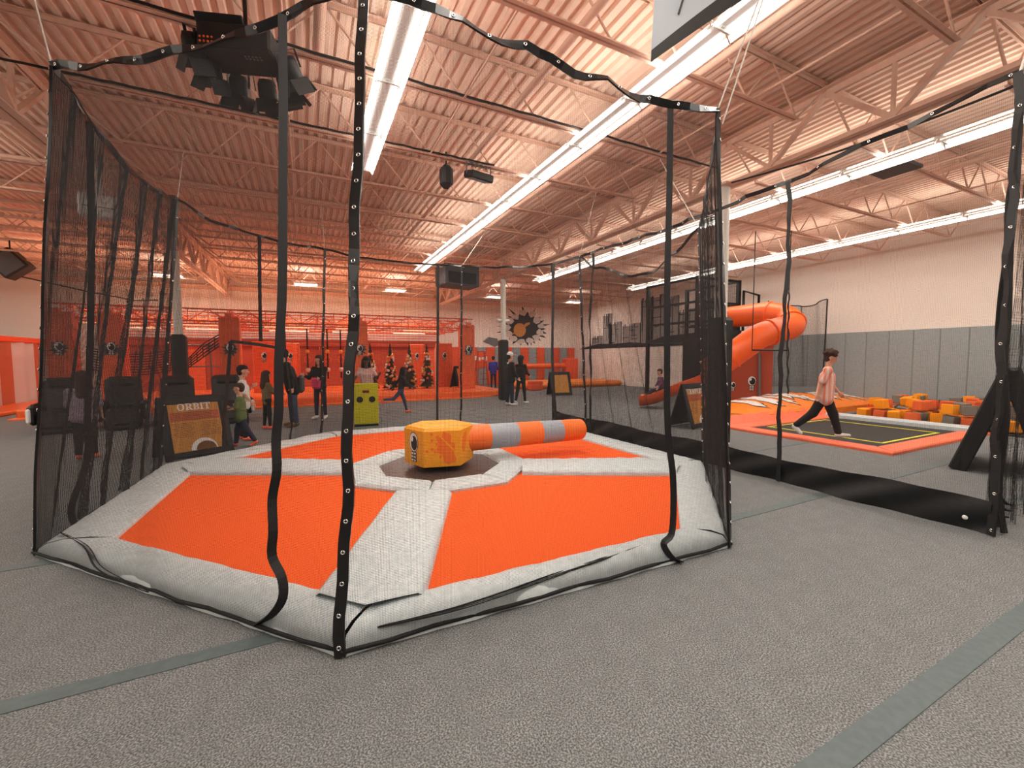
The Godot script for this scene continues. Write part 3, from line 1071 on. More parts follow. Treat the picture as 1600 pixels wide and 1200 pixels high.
	obj("door_hem", MB.new().strap([D[3], D[2], D[1], D[0]], across, 0.055, 0.012), M.vinyl_black, t)
	obj("door_hem", MB.new().strap([D[0], D[0].lerp(D[4], 0.5) + Vector3(0, 0.01, 0), D[4]], Vector3.UP, 0.05, 0.012), M.vinyl_black, t)
	obj("door_hem", MB.new().strap([D[4], D[5], D[6], D[7]], across, 0.03, 0.012), M.vinyl_black, t)
	# slack netting bunched on the pads
	for fp in [[[Vector3(0.32, 0.09, -2.37), Vector3(0.56, 0.10, -2.33), Vector3(0.80, 0.11, -2.31), Vector3(1.08, 0.11, -2.33), Vector3(1.51, 0.11, -2.38), Vector3(1.95, 0.12, -2.40), Vector3(2.39, 0.12, -2.45)], 0.07], [[Vector3(-1.92, 0.12, -4.85), Vector3(-1.62, 0.12, -4.42), Vector3(-1.40, 0.10, -3.98), Vector3(-1.20, 0.08, -3.72), Vector3(-0.99, 0.05, -3.50)], 0.06]]:
		var p: Array = smooth(fp[0], 5)
		var r := []
		for q in p.size():
			r.append(fp[1] * (0.12 + 0.4 * sin(PI * q / (p.size() - 1))))
		var m := MB.new()
		for lay in 5:
			var pp := []
			for q in p.size():
				pp.append(p[q] + Vector3(0, 0.012, 0) + Vector3(sin(lay * 2.1), 0.3 * cos(lay * 1.3), cos(lay * 2.1)) * r[q] * 0.55)
			m.strap(pp, Vector3(0.2, 0.4, 1), 0.016, 0.003)
		obj("slack_fold", m, M.net, t)
	# cords from the corners to the roof steel
	for c in [[TOP[1], Vector3(3.32, 4.85, -2.05)], [TOP[1] + Vector3(0.03, -0.12, 0.02), Vector3(3.32, 4.85, -2.05)], [TOP[7], Vector3(-1.75, 4.85, -4.3)], [TOP[4], Vector3(4.2, 4.85, -9.9)], [TOP[5], Vector3(0.4, 4.85, -9.9)], [TOP[6], Vector3(-1.6, 4.85, -8.3)], [TOP[3], Vector3(5.2, 4.85, -6.8)], [TOP[2], Vector3(5.2, 4.85, -5.2)], [TOP[0], Vector3(0.4, 4.85, -3.6)]]:
		obj("hanging_cord", MB.new().tube([c[0], c[1]], 0.006, 5), M.cord, t)

func smooth(p: Array, n: int) -> Array:
	var out := []
	var m := p.size()
	for i in m - 1:
		for k in n:
			out.append(p[i].cubic_interpolate(p[i + 1], p[maxi(i - 1, 0)], p[mini(i + 2, m - 1)], float(k) / n))
	out.append(p[m - 1])
	return out

# ---------------------------------------------------------------- nets and attractions beyond the cage
func partition_net() -> void:
	var t := thing("partition_net", "black mesh partition net with a solid black band along the carpet", "safety net")
	var rp := [[0.0, 3.96], [0.12, 3.87], [0.27, 3.76], [0.5, 3.72], [0.84, 3.8], [1.0, 3.87]]
	var zb := -1.39
	var ze := -8.75
	var P := func(u: float, v: float) -> Vector3:
		var h := along(rp, u)
		var y := lerpf(0.29, h, v)
		var ph := TAU * (u * 7.0 + v * 0.6)
		return Vector3(5.42 + (0.04 * sin(ph) + 0.03 * sin(ph * 2.3 + 1.0)) * (0.25 + 0.75 * sin(PI * u)), y, lerpf(zb, ze, u))
	var n := put("net_panel", net_mesh(P, zb - ze, 3.5, Vector3(0, 0, -1), 0.012, 0.0004, 40, 14), M.net, t)
	n.set_meta("kind", "stuff")
	var band := func(u: float, v: float) -> Vector3:
		return Vector3(5.42 + 0.03 * sin(u * 31.0 + v * 3.0) * (1.0 - v) + 0.02 * sin(u * 73.0 + v * 6.0), lerpf(0.005, 0.31 + 0.015 * sin(u * 20.0), v), lerpf(zb, ze, u))
	var bnd := obj("floor_band", MB.new().sheet(band, 90, 8, 0.006), M.band_black, t)
	var hem := []
	var hw := []
	for q in 41:
		hem.append(P.call(q / 40.0, 1.0))
		hw.append((Vector3.UP + Vector3.RIGHT * sin(q * 0.9) * 0.6).normalized())
	var th := obj("top_hem", MB.new().strap(hem, hw, 0.05, 0.012), M.vinyl_black, t)
	grommets(th, hem, Vector3.UP, 0.5, 0.011, Vector3(-1, 0, 0))
	for q in [[0.0, 0.055, 0.022], [0.253, 0.05, 0.012], [0.79, 0.05, 0.012], [1.0, 0.055, 0.012]]:
		var p := []
		var w := []
		for k in 33:
			var f := k / 32.0
			var b: Vector3 = P.call(q[0], f)
			if k == 0:
				b.y = 0.01
			p.append(b + Vector3(-0.012, 0, 0.010 * sin(f * 29.0) + 0.006 * sin(f * 61.0 + 1.0)))
			w.append(Vector3(0.5 * sin(f * 21.0) - (0.5 if q[0] == 0.0 else 0.0), 0, 1).normalized())
		var s := obj("webbing_strap", MB.new().strap(p, w, q[1], q[2]), M.webbing, t)
		if q[0] == 0.0:
			grommets(s, p, Vector3.UP, 0.33, 0.013, Vector3(-1, 0, 0.2))
	var ring := MB.new().ball(Vector3.ZERO, Vector3(0.008, 0.02, 0.02), 12, 8).mesh()
	put("rivet", ring, M.white, bnd, Vector3(5.40, 0.12, -1.55))
	obj("hanging_cord", MB.new().tube([P.call(0.0, 1.0), Vector3(5.42, 4.85, -1.2)], 0.012, 6), M.cord, t)
	obj("cord_marker", MB.new().tube([Vector3(5.42, 4.02, -1.376), Vector3(5.42, 4.14, -1.346)], 0.016, 8), M.orange_pad, t)
	# the net that leaves the corner along the aisle
	var t2 := thing("corner_net", "loose black mesh net gathered at the aisle corner", "safety net")
	var Q := func(u: float, v: float) -> Vector3:
		var ph := u * 38.0
		var y := lerpf(0.02, 3.98 + 0.25 * u, v)
		return Vector3(5.47 + 2.5 * u, y, -1.42 - 0.12 * u + (0.07 * sin(ph + v * 2.0) + 0.04 * sin(ph * 2.1 + v * 5.0)) * (0.3 + 0.7 * (1.0 - v)))
	var n2 := put("net_panel", net_mesh(Q, 3.1, 4.0, Vector3(1, 0, 0), 0.014, 0.00085, 60, 22), M.net, t2)
	n2.set_meta("kind", "stuff")
	for u in [0.035, 0.09]:
		var p := []
		for k in 25:
			p.append(Q.call(u + 0.012 * sin(k * 0.7), k / 24.0))
		obj("webbing_strap", MB.new().strap(p, Vector3(1, 0, 0.4), 0.06, 0.01), M.webbing, t2)
	for s in 4:
		var p := []
		for k in 9:
			var f := k / 8.0
			p.append(Vector3(5.5 + s * 0.16 + f * (0.3 + 0.12 * s), 1.1 * (1.0 - f) * (1.0 - f) + 0.03, -1.40 - 0.05 * s - 0.06 * sin(f * 3.0)))
		obj("slack_fold", MB.new().strap(p, Vector3(0.2, 0.2, 1), 0.035, 0.01), M.net, t2)

func a_sign(label: String, at: Vector3, turn: float, title: String, size := 1.0) -> void:
	var t := thing("sandwich_board", label, "sign board", at, turn)
	t.scale = Vector3.ONE * size
	var lean := deg_to_rad(17)
	for s in [1.0, -1.0]:
		var b := Basis(Vector3.UP, 0.0 if s > 0 else PI) * Basis(Vector3.RIGHT, -lean)
		var leaf := Node3D.new()
		leaf.name = "board"
		t.add_child(leaf, true)
		leaf.transform = Transform3D(b, Vector3(0, 0, s * 0.30))
		var fr := MB.new()
		var dp := 0.04 if size < 1.2 else 0.13
		fr.bbox(Vector3(-0.44, 0.52, 0), Vector3(0.1, 1.04, dp), 0.012).bbox(Vector3(0.44, 0.52, 0), Vector3(0.1, 1.04, dp), 0.012)
		fr.bbox(Vector3(0, 0.98, 0), Vector3(0.98, 0.14, 0.04), 0.012).bbox(Vector3(0, 0.07, 0), Vector3(0.98, 0.1, 0.04), 0.012)
		obj("frame", fr, M.black, leaf)
		obj("backing", MB.new().box(Vector3(0, 0.5, -0.004), Vector3(0.8, 0.9, 0.012)), M.black, leaf)
		if s > 0:
			obj("poster", MB.new().box(Vector3(0, 0.515, 0.008), Vector3(0.72, 0.80, 0.006)), M.poster, leaf)
			if title:
				var face := Basis()
				words(leaf, "title", title, 0.15, M.white, Vector3(0, 0.855, 0.013), face, 0.003, true)
				obj("printed_strip", MB.new().box(Vector3(0, 0.70, 0.0115), Vector3(0.70, 0.15, 0.002)), M.poster_red, leaf)
				for r in 5:
					obj("printed_line", MB.new().box(Vector3(-0.02, 0.76 - r * 0.028, 0.0135), Vector3(0.62 - 0.05 * (r % 3), 0.008, 0.002)), M.poster_dark, leaf)
				for r in 9:
					for c in 2:
						obj("printed_line", MB.new().box(Vector3(-0.19 + c * 0.38, 0.585 - r * 0.028, 0.0115), Vector3(0.30 - 0.04 * ((r + c) % 3), 0.007, 0.002)), M.poster_dark, leaf)
				var arc := PackedVector2Array()
				for q in 25:
					arc.append(Vector2(cos(PI * q / 24) * 0.19, sin(PI * q / 24) * 0.19))
				obj("emblem_ring", MB.new().plate(arc, Vector3(0.06, 0.122, 0.012), Basis(), 0.002), M.white, leaf)
				arc = PackedVector2Array()
				for q in 25:
					arc.append(Vector2(0.025 + cos(PI * q / 24) * 0.145, sin(PI * q / 24) * 0.135))
				obj("emblem_visor", MB.new().plate(arc, Vector3(0.06, 0.122, 0.0145), Basis(), 0.002), M.poster_dark, leaf)

func jump_lane() -> void:
	var t := thing("jump_lane", "black trampoline lane with yellow lines and a flat orange pad frame", "trampoline")
	var x0 := 8.45
	var x1 := 12.45
	var z0 := -3.28
	var z1 := -6.35
	var w := 0.36
	var seg := [[Vector2(x0, z0), Vector2(x1, z0), Vector2(x1 - w, z0 - w), Vector2(x0 + w, z0 - w)],
		[Vector2(x0, z0), Vector2(x0 + w, z0 - w), Vector2(x0 + w, z1 + w), Vector2(x0, z1)],
		[Vector2(x0, z1), Vector2(x0 + w, z1 + w), Vector2(x1 - w, z1 + w), Vector2(x1, z1)]]
	for s in seg:
		obj("frame_pad", MB.new().slab(PackedVector2Array(s), 0.0, 0.06, 0.02), M.coral_pad, t)
	obj("grey_rail", MB.new().bbox(Vector3(x1 - 0.08, 0.07, (z0 + z1) / 2), Vector3(0.34, 0.14, z0 - z1 - 0.3), 0.03), M.vinyl_grey, t)
	obj("jump_mat", MB.new().box(Vector3((x0 + x1) / 2, 0.02, (z0 + z1) / 2), Vector3(x1 - x0 - 0.4, 0.02, z0 - z1 - 0.4)), M.mat_black, t)
	for l in [[Vector3(11.6, 0.035, -4.82), Vector3(0.045, 0.006, 2.1)], [Vector3(9.35, 0.035, -4.82), Vector3(0.045, 0.006, 2.1)], [Vector3(10.47, 0.035, -5.87), Vector3(2.3, 0.006, 0.045)], [Vector3(10.47, 0.035, -3.79), Vector3(2.3, 0.006, 0.045)]]:
		obj("yellow_line", MB.new().box(l[0], l[1]), M.yellow_line, t)
	# the landing bag
	var bag := thing("landing_airbag", "large sagging orange landing airbag with white lettering along its back", "airbag")
	var f := func(u: float, v: float) -> Vector3:
		var x := lerpf(9.9, 16.5, u)
		var z := lerpf(-6.55, -8.5, v)
		var e := sin(PI * clampf(u, 0.02, 0.98)) * sin(PI * clampf(v, 0.0, 1.0))
		var y := 0.16 + 0.34 * pow(sin(PI * u), 0.5) * pow(sin(PI * v), 0.6) + 0.035 * wave(x * 0.9, z * 1.1, 1.0) * (0.3 + e)
		return Vector3(x, y, z)
	var top := obj("bag_top", MB.new().sheet(f, 60, 26), M.bag_orange, bag)
	obj("bag_side", MB.new().slab(PackedVector2Array([Vector2(9.9, -6.55), Vector2(16.5, -6.55), Vector2(16.5, -8.5), Vector2(9.9, -8.5)]), 0.0, 0.165), M.bag_orange, bag)
	var skirt := func(u: float, v: float) -> Vector3:
		return Vector3(lerpf(8.5, 12.9, u), 0.012 + 0.2 * (1.0 - v) + 0.012 * sin(u * 50.0), lerpf(-6.62, -6.4, v) + 0.03 * sin(u * 23.0) * v)
	obj("bag_skirt", MB.new().sheet(skirt, 40, 4, 0.01), M.coral_pad, bag)
	# lettering printed on the bag: white block strokes with a dark edge
	var r := RandomNumberGenerator.new()
	r.seed = 11
	for k in 9:
		var u := 0.10 + k * 0.085
		var m := MB.new()
		var m2 := MB.new()
		for s in 3:
			var du := r.randf_range(0.0, 0.05)
			var v0 := r.randf_range(0.18, 0.26)
			var g := func(a: float, b: float) -> Vector3: return f.call(u + du + a * 0.026, v0 + b * 0.52 - a * 0.1 * (s - 1)) + Vector3(0, 0.012, 0)
			var g2 := func(a: float, b: float) -> Vector3: return f.call(u + du - 0.004 + a * 0.034, v0 - 0.03 + b * 0.58 - a * 0.1 * (s - 1)) + Vector3(0, 0.007, 0)
			m.sheet(g, 4, 8)
			m2.sheet(g2, 4, 8)
		obj("printed_edge", m2, M.black, top)
		obj("printed_letter", m, M.white, top)
	# foam pit
	solo("pit_mat", MB.new().box(Vector3(14.5, 0.015, -4.35), Vector3(3.9, 0.03, 3.8)), M.mat_black, "black mat under the loose foam cubes beside the wall pads", "mat")
	solo("wedge_mat", MB.new().bbox(Vector3(15.5, 0.15, -6.1), Vector3(1.6, 0.24, 0.5), 0.04), M.orange_pad, "orange wedge mat at the airbag end of the foam cubes", "mat")
	solo("pit_rail", MB.new().bbox(Vector3(16.48, 0.18, -3.9), Vector3(0.24, 0.3, 4.2), 0.04), M.black, "black padded rail at the foot of the grey wall pads", "rail")
	var cube := MB.new().bbox(Vector3.ZERO, Vector3(0.22, 0.22, 0.22), 0.012).mesh()
	var brickm := MB.new().bbox(Vector3.ZERO, Vector3(0.28, 0.2, 0.22), 0.012).mesh()
	var cnt := 0
	var filled := {}
	for lay in 2:
		for gx in 12:
			for gz in 9:
				if r.randf() < (0.25 if lay == 0 else 0.6) or lay == 1 and not filled.has(gx * 100 + gz):
					continue
				filled[gx * 100 + gz] = true
				var kind: int = [0, 0, 1, 2, 0, 2][r.randi() % 6]
				var at := Vector3(12.85 + gx * 0.3 + r.randf_range(-0.03, 0.03), 0.165 + lay * 0.255, -5.62 + gz * 0.32 + r.randf_range(-0.03, 0.03))
				var b := Basis.from_euler(Vector3(r.randf_range(-0.14, 0.14), r.randf_range(-0.3, 0.3), r.randf_range(-0.14, 0.14)))
				var long: bool = kind == 0 and lay == 1 and r.randf() < 0.3
				var o := put("foam_block" if long else "foam_cube", brickm if long else cube, [M.foam_yellow, M.foam_orange, M.foam_grey][kind], self, at, b)
				var label: String = ["yellow foam cube lying loose in the foam pit", "orange foam cube lying loose in the foam pit", "grey foam cube lying loose in the foam pit"][kind]
				if long:
					label = "long yellow foam block lying loose in the foam pit"
				tag(o, label, "foam cube", "foam cubes in the pit")
				cnt += 1

func play_tower() -> void:
	var t := thing("tube_slide", "orange tube slide curving down from the black play tower", "slide")
	var px := [Vector3(13.75, 3.05, -10.40), Vector3(13.64, 3.03, -9.24), Vector3(13.62, 3.02, -8.69), Vector3(13.72, 2.86, -8.18), Vector3(13.34, 2.54, -7.79), Vector3(12.56, 2.40, -7.72), Vector3(11.95, 2.20, -7.89), Vector3(11.43, 1.81, -8.12), Vector3(11.09, 1.42, -8.49), Vector3(10.73, 1.03, -8.97), Vector3(10.35, 0.78, -9.48), Vector3(10.02, 0.50, -9.95), Vector3(9.70, 0.40, -10.32)]
	var p := smooth(px, 5)
	var cut := int(p.size() * 0.72)
	var upper := p.slice(0, cut + 1)
	obj("tube", MB.new().tube(upper, 0.37, 24, false), M.slide, t)
	# collars where the moulded sections bolt together
	for q in [0.02, 0.26, 0.45, 0.66, 0.9]:
		var i := int(q * (upper.size() - 2))
		obj("joint_collar", MB.new().tube([upper[i], upper[i].lerp(upper[i + 1], 0.35)], 0.405, 24), M.slide, t)
	# open chute at the end: a half round trough
	var low := p.slice(cut)
	var chute := func(u: float, v: float) -> Vector3:
		var x := u * (low.size() - 1)
		var i := mini(int(x), low.size() - 2)
		var c: Vector3 = low[i].lerp(low[i + 1], x - i)
		var d: Vector3 = (low[i + 1] - low[i]).normalized()
		var sd := d.cross(Vector3.UP).normalized()
		var a := PI + PI * v
		return c + sd * cos(a) * 0.4 + Vector3.UP * sin(a) * 0.36
	obj("chute", MB.new().sheet(chute, 24, 12, 0.03), M.slide, t)
	obj("leg", MB.new().tube([low[3] - Vector3(0, 0.3, 0), Vector3(low[3].x, 0, low[3].z)], 0.05, 8), M.black_metal, t)
	# tower: posts, rails, deck and mesh sides
	var w := thing("play_tower", "black steel play tower with mesh sides at the top of the orange slide", "play structure", Vector3(12.6, 0, -10.6))
	for q in [Vector3(0, 0, 0), Vector3(2.2, 0, 0), Vector3(0, 0, -2.4), Vector3(2.2, 0, -2.4)]:
		obj("post", MB.new().box(q + Vector3(0, 2.25, 0), Vector3(0.12, 4.5, 0.12)), M.black_metal, w)
	obj("deck", MB.new().box(Vector3(1.1, 2.25, -1.2), Vector3(2.3, 0.14, 2.5)), M.black, w)
	obj("fascia", MB.new().box(Vector3(1.1, 2.35, 0.06), Vector3(2.4, 0.55, 0.05)), M.black, w)
	for y in [2.9, 3.6, 4.45]:
		obj("rail", MB.new().box(Vector3(1.1, y, 0), Vector3(2.3, 0.08, 0.08)), M.black_metal, w)
		obj("rail", MB.new().box(Vector3(0, y, -1.2), Vector3(0.08, 0.08, 2.4)), M.black_metal, w)
		obj("rail", MB.new().box(Vector3(2.2, y, -1.2), Vector3(0.08, 0.08, 2.4)), M.black_metal, w)
	obj("hoop_frame", MB.new().tube([Vector3(2.35, 2.6, 0.1), Vector3(2.35, 4.1, 0.1), Vector3(3.25, 4.0, 0.1), Vector3(3.25, 2.9, 0.1)], 0.05, 8), M.black_metal, w)
	var F := func(u: float, v: float) -> Vector3: return Vector3(2.2 * u, 2.3 + 2.1 * v, 0.0)
	var mp := put("mesh_side", net_mesh(F, 2.2, 2.1, Vector3.RIGHT, 0.05, 0.006, 2, 2), M.black_metal, w)
	mp.set_meta("kind", "stuff")
	var slope := PackedVector2Array([Vector2(-0.8, 0.3), Vector2(2.2, 2.3), Vector2(-0.8, 2.3)])
	obj("side_sheet", MB.new().plate(slope, Vector3(0, 0, 0.09), Basis(), 0.03), M.band_black, w)
	# upright orange board with printed emblems and a bent rail
	var bd := thing("climbing_panel", "upright dark orange climbing panel with printed emblems under the slide", "panel", Vector3(13.75, 0, -9.3), deg_to_rad(-50))
	var pg := PackedVector2Array([Vector2(-1.25, 0), Vector2(0.62, 0), Vector2(0.62, 2.15), Vector2(-0.25, 2.15), Vector2(-0.5, 1.6)])
	obj("board", MB.new().plate(pg, Vector3.ZERO, Basis(), 0.08), M.deep_orange, bd)
	obj("grab_rail", MB.new().tube(smooth([Vector3(-0.2, 1.6, 0.1), Vector3(-0.08, 1.78, 0.14), Vector3(0.12, 1.76, 0.14), Vector3(0.22, 1.55, 0.14), Vector3(0.24, 0.1, 0.14)], 4), 0.045, 8), M.grey_metal, bd)
	emblem(bd, Vector3(0.02, 0.72, 0.082), Basis(), 0.3)
	emblem(bd, Vector3(-0.55, 0.6, 0.082), Basis(), 0.2)
	# grey net hung beside the slide
	var n := thing("slide_net", "grey-black mesh net hung between the slide and the cream wall", "safety net")
	var rp := [[0.0, 3.5], [0.35, 3.34], [0.7, 3.3], [1.0, 3.52]]
	var a := Vector3(14.15, 0, -9.1)
	var b := Vector3(15.7, 0, -8.05)
	var P := func(u: float, v: float) -> Vector3:
		var q := a.lerp(b, u)
		return Vector3(q.x + 0.05 * sin(u * 20.0 + v * 3.0), lerpf(0.6, along(rp, u), v), q.z + 0.06 * sin(u * 24.0 + v * 2.0))
	var np := put("net_panel", net_mesh(P, a.distance_to(b), 3.0, b - a, 0.028, 0.0028, 30, 16), M.net, n)
	np.set_meta("kind", "stuff")
	var hem := []
	for q in 21:
		hem.append(P.call(q / 20.0, 1.0))
	obj("top_hem", MB.new().tube(hem, 0.018, 6), M.webbing, n)
	obj("edge_cord", MB.new().tube([P.call(1.0, 0.0), P.call(1.0, 0.5), P.call(1.0, 1.0)], 0.025, 6), M.webbing, n)
	# trapeze bar with its cords, and a slack rope
	var tz := thing("trapeze_bar", "thin black trapeze bar hanging from two cords before the slide", "trapeze")
	obj("bar", MB.new().tube([Vector3(10.53, 1.79, -7.12), Vector3(11.35, 1.78, -6.71)], 0.022, 8), M.black_metal, tz)
	obj("cord", MB.new().tube([Vector3(10.53, 1.79, -7.12), Vector3(Vector3(10.53, 1.79, -7.12).x, 4.85, Vector3(10.53, 1.79, -7.12).z)], 0.012, 5), M.black_metal, tz)
	obj("cord", MB.new().tube([Vector3(11.35, 1.78, -6.71), Vector3(Vector3(11.35, 1.78, -6.71).x, 4.85, Vector3(11.35, 1.78, -6.71).z)], 0.012, 5), M.black_metal, tz)
	var sl := []
	for k in 30:
		var f := k / 29.0
		sl.append(Vector3(11.42, 3.3, -6.76) + Vector3(0.1 * f + 0.035 * sin(f * 34.0), -f * (Vector3(11.42, 3.3, -6.76).y - 0.62), 0.0))
	solo("slack_rope", MB.new().tube(sl, 0.02, 6), M.black, "slack black rope dangling beside the trapeze bar", "rope")
	# skyline painted on the side wall
	var mu := thing("skyline_mural", "black and grey city skyline painted on the side wall", "mural", Vector3(16.69, 0, 0))
	var bs := Basis(Vector3(0, 0, 1), Vector3.UP, Vector3(-1, 0, 0))     # x along +z of the world, out towards the room
	var hill := PackedVector2Array([Vector2(-23.6, 2.2), Vector2(-12.0, 2.2), Vector2(-12.0, 3.3), Vector2(-12.6, 3.05), Vector2(-13.2, 3.1), Vector2(-13.8, 2.8), Vector2(-15.0, 2.75), Vector2(-16.2, 2.7), Vector2(-17.4, 2.4), Vector2(-18.6, 2.5), Vector2(-20.0, 2.45), Vector2(-21.5, 2.5), Vector2(-22.6, 2.35)])
	var rr := RandomNumberGenerator.new()
	rr.seed = 4
	for q in [[-21.6, 1.0, 3.0], [-20.6, 0.8, 4.3], [-19.9, 1.1, 3.75], [-18.5, 1.4, 3.55], [-17.3, 0.9, 4.85], [-16.5, 1.0, 4.9], [-15.6, 0.9, 4.7], [-14.6, 1.0, 3.95], [-13.6, 1.1, 4.3], [-12.6, 0.9, 3.7]]:
		var hw: float = q[1] / 2
		obj("painted_building", MB.new().plate(PackedVector2Array([Vector2(q[0] - hw, 2.2), Vector2(q[0] + hw, 2.2), Vector2(q[0] + hw, q[2]), Vector2(q[0] + hw * 0.3, q[2]), Vector2(q[0] + hw * 0.2, q[2] - 0.12), Vector2(q[0] - hw, q[2] - 0.12)]), Vector3.ZERO, bs, 0.004), M.mural_grey, mu)
		var m := MB.new()
		for k in 12:
			var yy := rr.randf_range(2.4, q[2] - 0.1)
			var xx: float = q[0] + rr.randf_range(-hw, hw * 0.4)
			if rr.randf() < 0.5:
				m.box(Vector3(-0.006, yy, xx + hw * 0.3), Vector3(0.004, 0.04, hw * 0.6))
			else:
				m.box(Vector3(-0.006, (yy + q[2]) / 2, xx), Vector3(0.004, q[2] - yy, 0.04))
		m.box(Vector3(-0.006, (q[2] + 2.2) / 2, q[0] + hw), Vector3(0.004, q[2] - 2.2, 0.05))
		m.box(Vector3(-0.006, (q[2] + 2.1) / 2, q[0] - hw), Vector3(0.004, q[2] - 2.3, 0.05))
		obj("painted_outline", m, M.black, mu)
	obj("painted_hill", MB.new().plate(hill, Vector3(-0.008, 0, 0), bs, 0.004), M.black, mu)

# ---------------------------------------------------------------- the orange obstacle course at the back
func lattice(parent: Node, a: Vector3, b: Vector3, h: float, cells: int, called: String) -> void:
	var n := Node3D.new()
	n.name = called
	parent.add_child(n, true)
	var d := (b - a) / cells
	var up := Vector3(0, h, 0)
	obj("chord", MB.new().tube([a, b], 0.03, 6), M.truss_orange, n)
	obj("chord", MB.new().tube([a + up, b + up], 0.03, 6), M.truss_orange, n)
	var bar := MB.new().tube([Vector3.ZERO, d + up], 0.016, 5, false).mesh()
	var bar2 := MB.new().tube([up, d], 0.016, 5, false).mesh()
	var post := MB.new().tube([Vector3.ZERO, up], 0.016, 5, false).mesh()
	for i in cells:
		put("lattice_bar", bar if i % 2 == 0 else bar2, M.truss_orange, n, a + d * i)
		put("lattice_post", post, M.truss_orange, n, a + d * i)

# grey and black paint splash printed behind an emblem
func splat(parent: Node, at: Vector3, s: float, sd: int) -> void:
	var r := RandomNumberGenerator.new()
	r.seed = sd
	for k in 2:
		var pg := PackedVector2Array()
		for i in 22:
			var q := r.randf_range(0.7, 1.0) if i % 2 == 0 else r.randf_range(0.4, 0.7)
			pg.append(Vector2(cos(TAU * i / 22) * 0.68, sin(TAU * i / 22) * 0.72) * s * q * (1.0 - 0.3 * k))
		obj("printed_splash", MB.new().plate(pg, at + Vector3(0, 0, 0.002 * k), Basis(), 0.002), M.grey_dark if k == 0 else M.black, parent)

